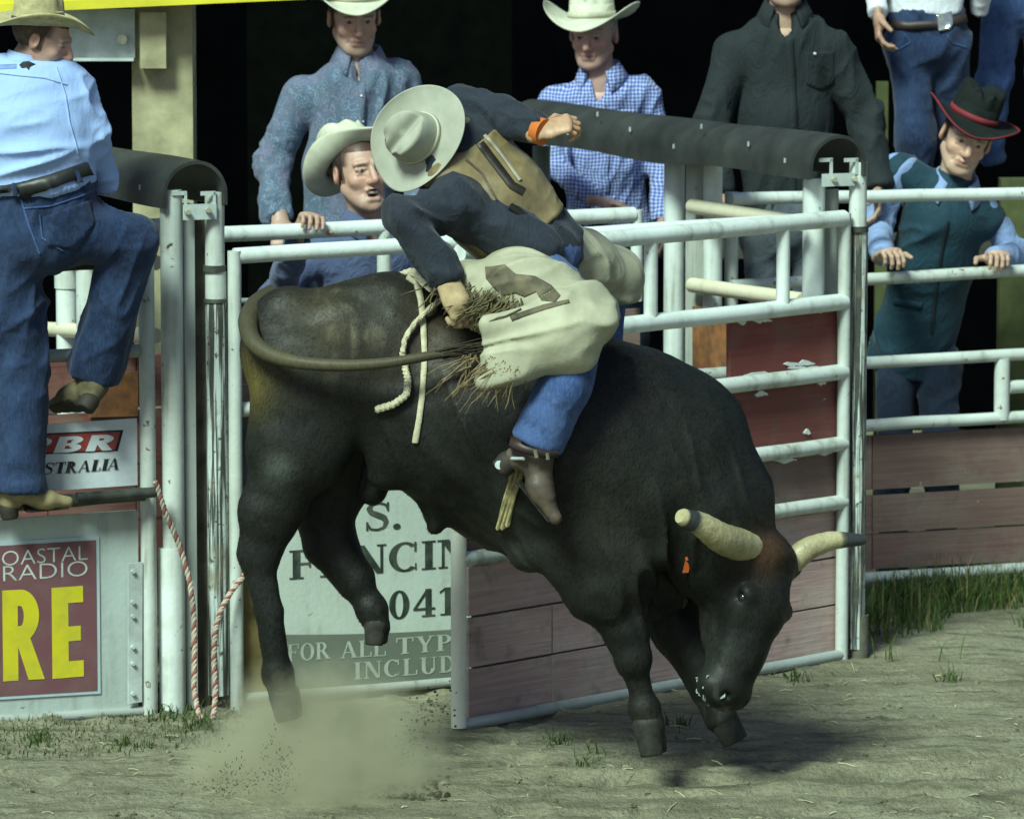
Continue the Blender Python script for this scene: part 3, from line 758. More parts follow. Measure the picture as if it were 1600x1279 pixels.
# ------------------------------------------------------------------ timber stand post, bracket and yellow band
Yp = 2.2; a = P(205, 0, Yp); b = P(300, 0, Yp); hw = (b[0]-a[0])/2; c = (a+b)/2; zt = P(250, -40, Yp)[2]
t = thing('timber_post', 'thick weathered square timber post holding up the stand behind the left roll', 'post', (c[0], Yp+hw, 0))
part('beam', MB().box((c[0], Yp+hw, zt/2), (hw, 0, 0), (0, hw, 0), (0, 0, zt/2)).mesh('beam', TIMBER), t)
a = P(60, 88, Yp-.05); b = P(210, 22, Yp-.05)
part('channel', MB().box(((a[0]+b[0])/2, Yp-.02, (a[2]+b[2])/2), ((b[0]-a[0])/2, 0, 0), (0, .01, 0), (0, 0, (b[2]-a[2])/2+.02)).box(((a[0]+b[0])/2, Yp-.07, a[2]-.012), ((b[0]-a[0])/2, 0, 0), (0, .05, 0), (0, 0, .006)).mesh('channel', STEEL), t)
a = P(219, 107, Yp-.1); b = P(259, 20, Yp-.1)
part('block', MB().box(((a[0]+b[0])/2, Yp-.055, (a[2]+b[2])/2), ((b[0]-a[0])/2, 0, 0), (0, .05, 0), (0, 0, (b[2]-a[2])/2)).mesh('block', TIMBER), t)
q = P(192, 61, Yp-.05); part('bolt', MB().tube([q, q+np.array([0, -.03, 0])], .022, 8).mesh('bolt', BOLT, True), t)
a = P(-80, 18, Yp-.2); b = P(500, -8, Yp-.2); L = b-a
t2 = MB().box((a+b)/2 + np.array([0, 0, .16]), L/2, np.array([0, .03, 0]), np.array([0, 0, .17])).mesh('yellow_band', YELLOW)
t = thing('stand_fascia', 'yellow painted fascia board along the stand at the top left', 'board', tuple((a+b)/2)); part('board', t2, t)
part('lip', MB().box((a+b)/2 + np.array([0, -.035, .004]), L/2, np.array([0, .008, 0]), np.array([0, 0, .02])).mesh('lip', YELLOW), t)
for x0, x1, y1, Yq, nm in ((1564, 1606, 300, 4.0, 'weathered greenish timber post at the right edge behind the fence'), (1370, 1388, 148, 5.6, 'narrow greenish timber post seen between the dark shirt and the high jeans')):
    a = P(x0, y1 - 20, Yq); b = P(x1, y1, Yq); hw = (b[0]-a[0])/2
    t = thing('timber_post', nm, 'post', ((a[0]+b[0])/2, Yq+hw, 0))
    part('beam', MB().box(((a[0]+b[0])/2, Yq+hw, a[2]/2), (hw, 0, 0), (0, hw, 0), (0, 0, a[2]/2)).mesh('beam', m_simple('dim_green_timber', (.075, .09, .035), .85, .2, .3, 5, .5, 30)), t)
# catwalk behind the chutes
t = thing('catwalk', 'dark plank catwalk the men stand on behind the chutes', 'walkway', base(cp(800, 900, 2.4)))
for k in range(6):
    o0 = A0 + NB*(1.75 + .3*k); a = o0 - U*3.0 + ZUP*.86; b = o0 + U*3.3 + ZUP*.86
    part('plank', MB().box((a+b)/2, (b-a)/2, NB*.14, ZUP*.022).mesh('plank', PLANK), t)
for s in (-2.5, 0, 2.6):
    q = A0 + U*s + NB*2.5
    part('leg', MB().box(q + ZUP*.42, U*.04, NB*.04, ZUP*.415).mesh('leg', PLANK), t)
# ------------------------------------------------------------------ lettering
def stroke(pts, ws):
    V = []; F = []; n = len(pts); pts = [np.asarray(p, float) for p in pts]; ws = [ws]*n if np.isscalar(ws) else ws
    for i in range(n):
        tt = pts[min(i+1, n-1)] - pts[max(i-1, 0)]; tt = tt/(np.linalg.norm(tt)+1e-9); nn = np.array([-tt[1], tt[0]])*ws[i]/2
        V += [pts[i]+nn, pts[i]-nn]
    for i in range(n-1): F.append((2*i, 2*i+1, 2*i+3, 2*i+2))
    return V, F
def rect(x0, y0, x1, y1): return [(x0, y0), (x1, y0), (x1, y1), (x0, y1)], [(0, 1, 2, 3)]
def ring(cx, cy, rx, ry, a0, a1, tk, tn, n=26):               # vertical sides thick (tk), top and bottom thin (tn)
    V = []; F = []
    for i in range(n+1):
        a = math.radians(a0 + (a1-a0)*i/n); co, si = math.cos(a), math.sin(a)
        V += [(cx+rx*co, cy+ry*si), (cx+(rx-tk)*co, cy+(ry-tn)*si)]
    for i in range(n): F.append((2*i, 2*i+1, 2*i+3, 2*i+2))
    return V, F
def serif_glyph(ch, T=.20, t=.075):
    sf = .055
    def stem(x, w_=T, lo=0, hi=1, s=.09, top=True, bot=True):
        q = [rect(x, lo, x+w_, hi)]
        if bot: q.append(rect(x-s, lo, x+w_+s, lo+sf))
        if top: q.append(rect(x-s, hi-sf, x+w_+s, hi))
        return q
    if ch == 'I': return stem(.1), .4
    if ch == 'F': return stem(.1) + [rect(.1, .94, .74, 1), rect(.67, .72, .74, .96), rect(.25, .48, .56, .55), rect(.52, .38, .575, .65)], .78
    if ch == 'E': return stem(.1) + [rect(.1, .94, .74, 1), rect(.67, .74, .74, .96), rect(.25, .48, .56, .55), rect(.52, .38, .575, .65), rect(.1, 0, .8, .06), rect(.73, .04, .8, .28)], .84
    if ch == 'L': return stem(.1) + [rect(.1, 0, .74, .06), rect(.67, .04, .74, .3)], .78
    if ch == 'N': return stem(.12, t, top=False) + stem(.74, t, bot=False) + [rect(.0, .945, .2, 1), ([(.08, 1), (.32, 1), (.82, 0), (.64, 0)], [(0, 1, 2, 3)])], .92
    if ch == 'C': return [ring(.45, .5, .43, .52, 48, 312, T, t), rect(.70, .66, .76, 1.0), rect(.72, .02, .76, .26)], .86
    if ch == 'G': return [ring(.45, .5, .43, .52, 48, 330, T, t), rect(.70, .66, .76, 1.0), rect(.64, .05, .64+T*.9, .46), rect(.54, .42, .94, .475)], .96
    if ch == 'O': return [ring(.46, .5, .44, .52, 0, 360, T, t, 36)], .94
    if ch == '0': return [ring(.34, .5, .33, .52, 0, 360, T, t, 36)], .72
    if ch == 'D': return stem(.1) + [ring(.34, .5, .46, .5, -90, 90, T, t), rect(.2, 0, .36, .07), rect(.2, .93, .36, 1)], .86
    if ch == 'P': return stem(.1) + [ring(.38, .73, .32, .27, -90, 90, T*.9, t), rect(.2, .46, .4, .53), rect(.2, .93, .4, 1)], .76
    if ch == 'R': return stem(.1) + [ring(.38, .73, .32, .27, -90, 90, T*.9, t), rect(.2, .46, .4, .53), rect(.2, .93, .4, 1), ([(.34, .5), (.56, .5), (.92, 0), (.68, 0)], [(0, 1, 2, 3)]), rect(.66, 0, .98, sf)], .98
    if ch == 'U': return stem(.1, T, .3, 1, bot=False) + stem(.68, t, .3, 1, bot=False) + [ring(.43, .32, .33, .34, 180, 360, T, t)], .88
    if ch == 'A': return [([(.42, 1), (.50, 1), (.16, 0), (.08, 0)], [(0, 1, 2, 3)]), ([(.38, 1), (.54, 1), (.92, 0), (.70, 0)], [(0, 1, 2, 3)]), rect(.22, .3, .72, .36), rect(0, 0, .26, sf), rect(.6, 0, 1.0, sf)], 1.0
    if ch == 'T': return stem(.32, T, top=False) + [rect(.02, .93, .82, 1), rect(.02, .72, .08, .96), rect(.76, .72, .82, .96)], .84
    if ch == 'Y': return stem(.36, T, 0, .45, top=False) + [([(.1, 1), (.32, 1), (.54, .42), (.38, .4)], [(0, 1, 2, 3)]), ([(.72, 1), (.80, 1), (.54, .4), (.46, .45)], [(0, 1, 2, 3)]), rect(0, .945, .4, 1), rect(.62, .945, .92, 1)], .92
    if ch == 'S':
        pts = [(.66, .78), (.60, .92), (.42, .985), (.22, .94), (.13, .79), (.2, .65), (.38, .55), (.55, .45), (.62, .3), (.56, .1), (.38, .015), (.18, .05), (.09, .22)]
        q = np.array(pts); tt = np.linspace(0, len(q)-1, 40); q2 = [(np.interp(x, range(len(q)), q[:, 0]), np.interp(x, range(len(q)), q[:, 1])) for x in tt]
        wd = [.075 + .13*math.exp(-((x-6.3)/2.0)**2) + .04*math.exp(-((x-4)/1.)**2) for x in tt]
        return [stroke(q2, wd), rect(.64, .68, .70, 1.0), rect(.05, .0, .11, .32)], .76
    if ch == '4': return [([(.46, 1), (.56, 1), (.12, .3), (.02, .3)], [(0, 1, 2, 3)]), rect(.02, .24, .74, .32), rect(.42, .06, .42+T, 1), rect(.3, 0, .74, sf)], .8
    if ch == '1': return [rect(.2, 0, .2+T, 1), rect(.05, 0, .56, sf), ([(.02, .86), (.2, 1), (.3, 1), (.04, .8)], [(0, 1, 2, 3)])], .6
    if ch == '.': return [ring(.1, .1, .11, .11, 0, 360, .11, .11, 14)], .3
    return [], .4
def word(s, glyph=serif_glyph, gap=.06, shear=0.0, **kw):
    V = []; F = []; x = 0
    for li, ch in enumerate(s):
        polys, adv = glyph(ch, **kw)
        for k, (v, f) in enumerate(polys):
            b = len(V); V += [(x+a + shear*c, c, .0001*(k+1)) for a, c in v]; F += [tuple(i+b for i in q) for q in f]
        x += adv + gap
    return np.array([v for v in V], float), F
def block_glyph(ch, T=.34, t=.22, bev=0):
    if ch == 'R': return [rect(0, 0, T, 1), ring(.42, .71, .44, .29, -90, 90, T, t), rect(.2, .42, .44, .42+t), rect(.2, 1-t, .44, 1), ([(.30, .46), (.62, .5), (.98, 0), (.60, 0)], [(0, 1, 2, 3)])], .98
    if ch == 'E': return [rect(0, 0, T*1.05, 1), rect(.1, 0, .72, t), rect(.1, 1-t, .72, 1), rect(.1, .40, .66, .40+t*.9)], .76
    if ch == 'B': return [rect(0, 0, T, 1), ring(.5, .745, .40, .255, -90, 90, T, t), ring(.5, .27, .44, .27, -90, 90, T, t), rect(.2, 0, .52, t), rect(.2, .42, .52, .42+t*.7), rect(.2, 1-t, .52, 1)], 1.0
    if ch == 'P': return [rect(0, 0, T, 1), ring(.5, .70, .44, .30, -90, 90, T, t), rect(.2, .40, .52, .40+t), rect(.2, 1-t, .52, 1)], 1.0
    if ch == 'F': return [rect(0, 0, T*1.05, 1), rect(.1, 1-t, .72, 1), rect(.1, .40, .62, .40+t*.9)], .74
    if ch == 'I': return [rect(0, 0, T, 1)], .38
    return [], .4
def font_word(s, bold=0.0, space=1.0):
    cu = bpy.data.curves.new('txt', 'FONT'); cu.body = s; cu.size = 1; cu.offset = bold; cu.space_character = space; cu.resolution_u = 4
    o = bpy.data.objects.new('txt', cu); COL.objects.link(o); dg = bpy.context.evaluated_depsgraph_get()
    me = bpy.data.meshes.new_from_object(o.evaluated_get(dg))
    V = np.array([tuple(v.co) for v in me.vertices]); F = [tuple(p.vertices) for p in me.polygons]
    bpy.data.objects.remove(o); bpy.data.curves.remove(cu); bpy.data.meshes.remove(me)
    V[:, 2] = 0; return V, F
def letter(VF, xl, yl, xr, yr, cap, plane, off, mat, parent, name='lettering'):
    """lay a word on a wall plane: baseline from (xl, yl) to (xr, yr), capital height in photo pixels"""
    V, F = VF; lo, hi = V.min(0), V.max(0)
    a = plane(xl, yl, off); b = plane(xr, yr, off); c = plane(xl, yl-cap, off)
    X = (b-a)/(hi[0]-lo[0]); Z = np.array([0, 0, (c-a)[2]])/(hi[1]-max(lo[1], -.05) if lo[1] < -.1 else hi[1])
    nv = nrm(np.cross(U, ZUP))
    W = [a + X*(v[0]-lo[0]) + Z*v[1] + nv*v[2] for v in V]
    return part(name, newmesh(name, W, F, mat), parent)
def flatcol(name, c, fade=.25, other=(.3, .3, .24)):
    M = NT(name); p = M.pos()
    k = M.ramp(M.noise(p, 9, 6, .65), [(.42, 0), (.70, 1)]); M.col(M.mix(M.math('MULTIPLY', k, fade), M.mix(M.math('MULTIPLY', M.noise(p, 40, 4), .25), c, tuple(x*.6 for x in c)), other)).set(.6, .3); return M.m
INKDK = flatcol('dark_green_ink', (0.022, 0.035, 0.026), .3, (.25, .27, .22))
INKWH = flatcol('white_ink', (0.52, 0.58, 0.55), .45, (.16, .15, .12)); INKYE = flatcol('yellow_ink', (0.60, 0.54, 0.02), .4, (.28, .25, .06))
MAROON = flatcol('maroon_print', (0.165, 0.070, 0.080), .3, (.20, .15, .14)); REDINK = flatcol('red_ink', (0.30, 0.045, 0.04), .2)
INKBK = flatcol('black_ink', (0.012, 0.014, 0.016), .1); GREENBAND = flatcol('faded_green_print', (0.135, 0.16, 0.13), .3, (.2, .22, .17))
FADED = flatcol('faded_pale_ink', (0.40, 0.45, 0.38), .5, (.14, .18, .13)); PALEBLUE = flatcol('pale_blue_edge', (0.42, 0.52, 0.56), .3)
SIGNW = m_paint('weathered_sign_white', (0.50, 0.58, 0.52), .75, .30, .8); BOARDW = flatcol('white_sign_board', (0.60, 0.66, 0.68), .45, (.35, .36, .32))
def quad_on(name, x0, y0, x1, y1, slope, plane, off, mat, parent, th=.001):
    q = [plane(x0, y0, off), plane(x1, y0 - slope*(x1-x0), off), plane(x1, y1 - slope*(x1-x0), off), plane(x0, y1, off)]
    for i, j in ((0, 3), (1, 2)): q[j] = np.array([q[i][0], q[i][1], q[j][2]])
    return plate(name, q, th, NB, mat, parent)
SL = .075
# fencing sign on the closed gate
t = thing('fencing_sign', 'weathered white and green fencing contractor sign on the gate below the bull', 'sign', tuple(cp(560, 1080, .0)))
quad_on('panel', 434, 779, 1000, 1079, SL, cp, -.006, SIGNW, t, .012)
tp = []                                                        # green lower band with a curved upper edge
xs = np.linspace(434, 1000, 30)
top = [(x, (1012 - 24*((x-434)/170.) if x < 434 else 0) or (985 + 6*math.cos((x-434)/180.) + 14*math.sin((x-434)/230.)) - SL*(x-434)*.75) for x in xs]
V = [cp(x, y, -.008) for x, y in top] + [cp(x, 1078 - SL*(x-434), -.008) for x in xs]; n = len(xs)
part('green_band', newmesh('green_band', V, [(n+i, n+i+1, i+1, i) for i in range(n-1)], GREENBAND), t)
K = lambda s, **kw: word(s, serif_glyph, **kw)
letter(K('S.'), 572, 829, 626, 826, 44, cp, -.0085, INKDK, t); letter(K('G'), 660, 823, 712, 819, 44, cp, -.0085, INKDK, t)
letter(K('FENCING', gap=.03), 452, 905, 792, 880, 46, cp, -.0085, INKDK, t)
letter(K('041', gap=.06), 608, 967, 712, 959, 44, cp, -.0085, INKDK, t)
letter(K('FOR', T=.2, gap=.04), 449, 1033, 517, 1028, 27, cp, -.0095, FADED, t); letter(K('ALL', gap=.05), 532, 1028, 603, 1024, 26, cp, -.0095, FADED, t)
letter(K('TYPES', gap=.05), 619, 1022, 762, 1011, 26, cp, -.0095, FADED, t); letter(K('INCLUDING', gap=.08), 553, 1061, 790, 1043, 27, cp, -.0095, FADED, t)
# radio sign
t = thing('radio_sign', 'maroon radio station sign with white and big yellow letters on the left gate panel', 'sign', tuple(cp(60, 1095)))
quad_on('border', -60, 850, 155, 1096, SL*.8, cp, -.006, PALEBLUE, t, .006)
quad_on('print', -60, 856, 150, 1091, SL*.8, cp, -.008, MAROON, t, .0012)
letter(font_word('COASTAL', -.012), -23, 886, 137, 874, 23, cp, -.0095, INKWH, t); letter(font_word('RADIO', -.012), 5, 908, 137, 899, 24, cp, -.0095, INKWH, t)
letter(word('FI', block_glyph), -85, 1070, -8, 1064, 142, cp, -.0095, INKYE, t)
letter(word('R', block_glyph, T=.36, t=.18), 5, 1064, 70, 1060, 142, cp, -.0095, INKYE, t); letter(word('E', block_glyph, T=.36, t=.18), 82, 1060, 131, 1056, 142, cp, -.0095, INKYE, t)
# bull riding sign
t = thing('riders_sign', 'white sponsor board with a red lettered bar and slanted black text, behind the jeans leg', 'sign', tuple(cp(130, 760)))
quad_on('panel', -60, 672, 214, 776, SL*.9, cp, -.012, BOARDW, t, .014)
def sheared(x0, y0, x1, y1, sh, off, mat, nm):
    q = [cp(x0+sh, y0, off), cp(x1+sh, y0-SL*.6*(x1-x0), off), cp(x1, y1-SL*.6*(x1-x0), off), cp(x0, y1, off)]
    return plate(nm, q, .001, NB, mat, t)
sheared(-30, 681, 184, 714, 9, -.0140, INKBK, 'bar_edge'); sheared(-27, 683.5, 180, 711.5, 8, -.0155, REDINK, 'red_bar')
letter(word('PBR', block_glyph, shear=.24, gap=.16), 33, 710, 178, 703, 25, cp, -.0175, BOARDW, t)
letter(word('AUSTRALIA', serif_glyph, gap=.03, shear=.22, T=.30, t=.13), 28, 744, 186, 733, 18, cp, -.0150, INKBK, t)
# ------------------------------------------------------------------ the bull
YB = -1.5; KB = (20+YB)/8000.0                                # metres per photo pixel at the bull
def B(px, py, d=0.0): return P(px, py, YB + d)
def bl(x0, y0, x1, y1, r0, r1, d0=0.0, d1=None, w0=None, w1=None, k=.05, **kw):   # limb; r = half height in px, w = half width (towards the camera) in px
    d1 = d0 if d1 is None else d1; w0 = r0 if w0 is None else w0; w1 = r1 if w1 is None else w1
    return ec(B(x0, y0, d0), B(x1, y1, d1), (w0*KB, r0*KB), (w1*KB, r1*KB), lat=np.array([0, 1.0, 0]), k=k, **kw)
def be(x, y, d, rx, rz, ry, rot=0.0, k=.05, **kw):
    a = math.radians(rot); return el(B(x, y, d), (rx*KB, ry*KB, rz*KB), np.array([math.cos(a), 0, -math.sin(a)]), np.array([0, 1.0, 0]), k=k, **kw)
# the head sits in its own frame: down = poll to muzzle, face = out of the forehead, side = towards the near horn
HP, HM = B(1190, 868, -.06), B(1130, 1085, -.20)
hd = nrm(HM-HP); hf = np.array([.78, -.60, .10]); hf = nrm(hf - hd*np.dot(hf, hd)); hs = np.cross(hd, hf)
if hs[0] > 0: hs = -hs
def H(d, f=0.0, s=0.0): return HP + hd*d + hf*f + hs*s         # metres along the head
def hl(p, q, ra, rb, k=.03, **kw): return ec(H(*p), H(*q), ra, rb, lat=hs, k=k, **kw)
HL = np.linalg.norm(HM-HP)
bull = [
    # trunk: rump, loin, barrel, chest, hump
    bl(462, 548, 600, 542, 92, 108, 0, 0, 88, 98, k=.06), bl(600, 560, 740, 640, 126, 160, 0, 0, 100, 138, k=.08),
    bl(740, 640, 880, 700, 160, 180, 0, 0, 138, 158, k=.08), bl(880, 700, 1000, 738, 180, 182, 0, 0, 158, 138, k=.08),
    bl(985, 690, 1052, 712, 140, 122, 0, -.02, 100, 90, k=.08),
    bl(1045, 712, 1098, 800, 130, 108, -.02, -.05, 96, 84, k=.09), bl(1098, 800, 1132, 868, 108, 80, -.05, -.08, 84, 70, k=.08),
    be(445, 520, -.10, 60, 75, 40, 20, .06), be(1010, 905, -.03, 66, 50, 40, 35, .06),
    bl(940, 890, 1035, 925, 40, 30, -.02, -.06, 18, 12, k=.06),                # dewlap
    be(640, 470, 0, 60, 34, 60, 10, .06), be(560, 470, -.08, 80, 34, 34, -8, .06), be(520, 560, -.17, 85, 90, 34, 10, .05),
    # near hind leg
    bl(500, 590, 462, 710, 112, 76, -.13, -.16, 56, 46, k=.06), bl(462, 700, 418, 810, 66, 44, -.16, -.15, 42, 30, k=.05),
    bl(420, 800, 406, 868, 46, 34, -.15, -.14, 32, 27, k=.04), bl(400, 862, 420, 955, 29, 21, -.14, -.13, 25, 18, k=.025), be(391, 848, -.14, 15, 26, 14, 8, .025), bl(392, 855, 408, 950, 10, 9, -.14, -.13, 9, 9, k=.015),
    bl(420, 955, 434, 1046, 21, 21, -.13, -.12, 18, 20, k=.02), el(B(434, 1052, -.12), (.060, .055, .062), k=.02), bl(436, 1060, 445, 1090, 22, 24, -.12, -.12, 21, 25, k=.02),
    # far hind leg, bent forward
    bl(560, 600, 555, 690, 100, 84, .14, .13, 54, 48, k=.06), bl(555, 690, 500, 785, 82, 52, .13, .13, 46, 36, k=.05), bl(500, 785, 515, 850, 50, 38, .13, .12, 34, 27, k=.05),
    bl(515, 850, 556, 905, 40, 32, .12, .10, 32, 26, k=.04), bl(556, 905, 580, 952, 27, 22, .10, .08, 22, 19, k=.025), el(B(582, 950, .08), (.058, .054, .06), k=.02), bl(583, 955, 590, 980, 22, 21, .08, .07, 20, 20, k=.02),
    # flank fold, belly parts
    bl(640, 640, 600, 745, 46, 26, -.20, -.14, 30, 20, k=.07), bl(606, 690, 582, 768, 28, 23, 0, .0, 26, 24, k=.025),
    bl(705, 755, 686, 792, 36, 27, -.04, -.06, 28, 24, k=.04), bl(686, 790, 680, 822, 25, 15, -.06, -.06, 22, 15, k=.02), be(740, 800, 0, 70, 40, 40, 40, .06),
    # near shoulder and foreleg
    be(962, 760, -.24, 92, 150, 46, -10, .06), be(1010, 640, -.17, 60, 110, 40, -30, .06), bl(905, 840, 945, 925, 78, 62, -.22, -.22, 42, 40, k=.06),
    bl(945, 920, 978, 995, 50, 31, -.22, -.21, 36, 27, k=.05), bl(978, 990, 990, 1030, 32, 28, -.21, -.21, 30, 26, k=.03), el(B(989, 1030, -.22), (.070, .066, .075), k=.02), bl(991, 1038, 1005, 1098, 23, 20, -.21, -.20, 21, 18, k=.02),
    el(B(1006, 1104, -.20), (.062, .058, .060), k=.02), bl(1008, 1110, 1014, 1134, 24, 26, -.20, -.20, 22, 26, k=.02), be(835, 845, -.17, 34, 50, 22, 30, .05),
    # far foreleg
    bl(1000, 860, 1062, 985, 70, 42, .16, .14, 40, 32, k=.06), bl(1062, 985, 1108, 1070, 40, 30, .14, .10, 34, 28, k=.04), bl(1105, 1066, 1126, 1120, 28, 27, .10, .08, 26, 26, k=.03),
    # head
    hl((.02, .0, 0), (.20, .02, 0), (.145, .11), (.128, .112), k=.05), hl((.18, .03, 0), (.36, .02, 0), (.116, .108), (.090, .090), k=.05),
    hl((.34, .015, 0), (HL-.03, .0, 0), (.090, .088), (.108, .082), k=.04), el(H(HL-.015, .0), (.112, .072, .060), hs, hf, k=.04),
    el(H(-.01, .045), (.105, .07, .05), hs, hf, k=.04),                                     # poll
    hl((.16, -.10, .05), (.33, -.075, .04), (.055, .085), (.042, .055), k=.05), hl((.16, -.10, -.05), (.33, -.075, -.04), (.055, .085), (.042, .055), k=.05),   # jaws
    hl((.33, -.07, 0), (HL-.02, -.05, 0), (.055, .042), (.055, .035), k=.03),               # chin
    hl((.10, -.06, .05), (.03, -.17, .06), (.09, .11), (.10, .13), k=.07),                  # throat
]
for s in (1, -1):
    bull += [el(H(.172, .080, s*.112), (.032, .040, .028), hd, hs, k=.03), el(H(.185, .066, s*.133), (.020, .020, .018), k=.010, op='s'), hl((.22, .055, s*.10), (.38, .03, s*.075), .022, .016, k=.03),
             el(H(HL+.008, .058, s*.058), (.021, .016, .013), hs, hd, k=.012, op='s'),
             hl((.01, .03, s*.11), (-.005, .03, s*.145), .048, .042, k=.03)]
bull += [hl((HL+.028, -.018, -.10), (HL+.028, -.018, .10), .006, .006, k=.012, op='s')]
# ears
eb = H(.075, -.03, .125)
for s in (1, -1):
    e0 = H(.045, -.03, s*.125); e1 = H(.075, -.13, s*.30)
    bull += [ec(e0, (e0+e1)/2, (.030, .030), (.058, .020), lat=nrm(hd), k=.03), ec((e0+e1)/2, e1, (.058, .018), (.022, .010), lat=nrm(hd), k=.02)]
V, F = sdf(bull, .0105, 1)
N = normals(V, F)
q = (V - B(0, 0))
# skin folds on the neck and behind the elbow, ribs, muscle relief
def blob(px, py, r): c = B(px, py); return np.exp(-(((V[:, 0]-c[0])**2 + (V[:, 2]-c[2])**2)/(r*KB)**2))
ax = nrm([.35, 0, -1])
fold = ridged(V*13, ax, 5.0)**3; fold2 = ridged(V*11+4, nrm([.5, 0, -1]), 4)**3
disp = .026*fold*(blob(1045, 870, 90) + .7*blob(1000, 900, 70) + .5*blob(1120, 760, 110)) + .018*fold2*(blob(690, 690, 90) + blob(830, 840, 60) + .6*blob(780, 760, 90))
disp += .010*(fbm(V*4.5, 3)-.5)*1.6 + .004*(fbm(V*26, 2)-.5)
disp += .010*ridged(V*5, nrm([.25, 0, -1]), 6)**2*blob(760, 680, 140)
V = V + N*disp[:, None]
me = newmesh('hide', V, F, None, True)
Cb = np.tile(np.array([0.0072, 0.0082, 0.0070]), (len(V), 1))
def tint(m, c, a=1.0):
    global Cb
    m = np.clip(m*a, 0, 1)[:, None]; Cb = Cb*(1-m) + np.array(c)*m
n1 = fbm(V*6, 4); n2 = fbm(V*np.array([30, 30, 8.0]), 3)
top = np.clip((n1-.42)*4, 0, 1)
tint(blob(545, 490, 95)*(.35+.8*top), (.034, .030, .017))                  # lit rump top painted in as browner hair over the loin
tint(blob(555, 500, 60)*np.clip((n2-.55)*6, 0, 1), (.10, .09, .055), .8)   # pale flecks
tint(blob(378, 590, 46), (.10, .08, .022), .95); tint(blob(690, 520, 70), (.04, .03, .018), .7)
tint(blob(1195, 850, 34), (.06, .032, .018), .9)
tint(blob(440, 718, 24), (.07, .08, .07), .8); tint(blob(432, 905, 50), (.022, .024, .024), .6)
tint(blob(1100, 1010, 40), (.017, .019, .017), .8); tint(blob(1125, 1090, 34)*np.clip((n2-.5)*5, 0, 1), (.16, .17, .16), .5)
tint(blob(955, 800, 110)*top, (.016, .016, .013), .8); tint(blob(425, 1090, 40), (.045, .042, .03), .8); tint(blob(1010, 1130, 40), (.03, .028, .02), .7)
tint(blob(800, 850, 60), (.026, .03, .026), .7)
setcol(me, Cb)
M = NT('short_bull_hair'); a = M.n('VertexColor', layer_name='Col').outputs[0]; p = M.pos(rot=(0, .5, 0)); pp = M.pos((120, 120, 26))
hair = M.noise(pp, 1.0, 4, .7)
c = M.mix(M.ramp(hair, [(.35, 0), (.7, .6)]), a, M.mix(1.0, a, (1.9, 1.85, 1.7), 'MULTIPLY'))
c = M.mix(M.ramp(M.noise(M.pos(), 5, 5, .65), [(.48, 0), (.78, .5)]), c, (.026, .025, .020))
M.col(c).set(M.ramp(M.noise(M.pos(), 9, 3), [(.3, .42), (.7, .62)]), .22, 0, .0); M.b.inputs['Sheen Roughness'].default_value = .35
M.bump(M.math('ADD', hair, M.math('MULTIPLY', M.noise(M.pos(), 14, 4, .6), .8)), .22, .008); HIDE = M.m
me.materials.append(HIDE)
bullt = thing('bull', 'black horned bull bucking nose down with its hind legs off the ground', 'bull', tuple(B(800, 1150)))
part('body', me, bullt); bullV, bullF = V, F; BT = bvh(V, F)
HORN = NT('horn'); a = HORN.n('VertexColor', layer_name='Col').outputs[0]; pz = HORN.pos()
HORN.col(HORN.mix(HORN.ramp(HORN.noise(pz, 28, 5, .65), [(.45, 0), (.75, .7)]), a, HORN.mix(1, a, (.5, .42, .25), 'MULTIPLY'))).set(.42, .5); HORN.bump(HORN.math('ADD', HORN.noise(HORN.pos((70, 20, 30)), 1.5, 4), HORN.noise(pz, 90, 3)), .45, .005)
def horn(pts, rad, tip, lab):
    pts = [np.asarray(p) for p in pts]; n = 26; m = MB(); tt = np.linspace(0, len(pts)-1, n)
    # smooth the path
    Q = np.array([[np.interp(x, range(len(pts)), [p[j] for p in pts]) for j in range(3)] for x in tt])
    for _ in range(6): Q[1:-1] = .5*Q[1:-1] + .25*(Q[:-2]+Q[2:])
    R = np.interp(tt, range(len(pts)), rad)*(1 + .02*np.sin(np.arange(n)*2.1)); R[-1] *= .8
    m.tube(Q, R, 18); me = m.mesh('horn', HORN.m, True)
    C = []
    for i in range(len(m.V)):
        s = (i//18)/(n-1) if i < n*18 else 1
        base_ = np.array([.40, .36, .20])*(1-.25*math.exp(-((s-.3)/.2)**2)); dk = np.array([.03, .035, .035])
        kk = max(0, min(1, (s-.72)/.05)) if tip == 'dark' else max(0, min(1, (s-.74)/.05))*(1 if s < .93 else 0)
        C.append(base_*(1-kk) + dk*kk)
    setcol(me, np.array(C)); part('horn', me, bullt, lab)
horn([H(.0, .03, .13), B(1128, 842, -.34), B(1095, 818, -.42), B(1062, 806, -.48)], [.062, .056, .044, .030], 'pale', 'near horn with a dark band and blunt pale tip')
horn([H(.0, .03, -.12), B(1262, 856, .02), B(1300, 843, .06), B(1352, 843, .10)], [.048, .043, .035, .020], 'dark', 'far horn with a dark tip')
eyem = m_simple('bull_eye', (.012, .011, .012), .08, .8, .1, 5, 0)
for s in (1, -1):
    V_, F_ = sdf([el(H(.184, .066, s*.122), (.0215, .0215, .021))], .003, 1); part('eye', newmesh('eye', V_, F_, eyem, True), bullt)
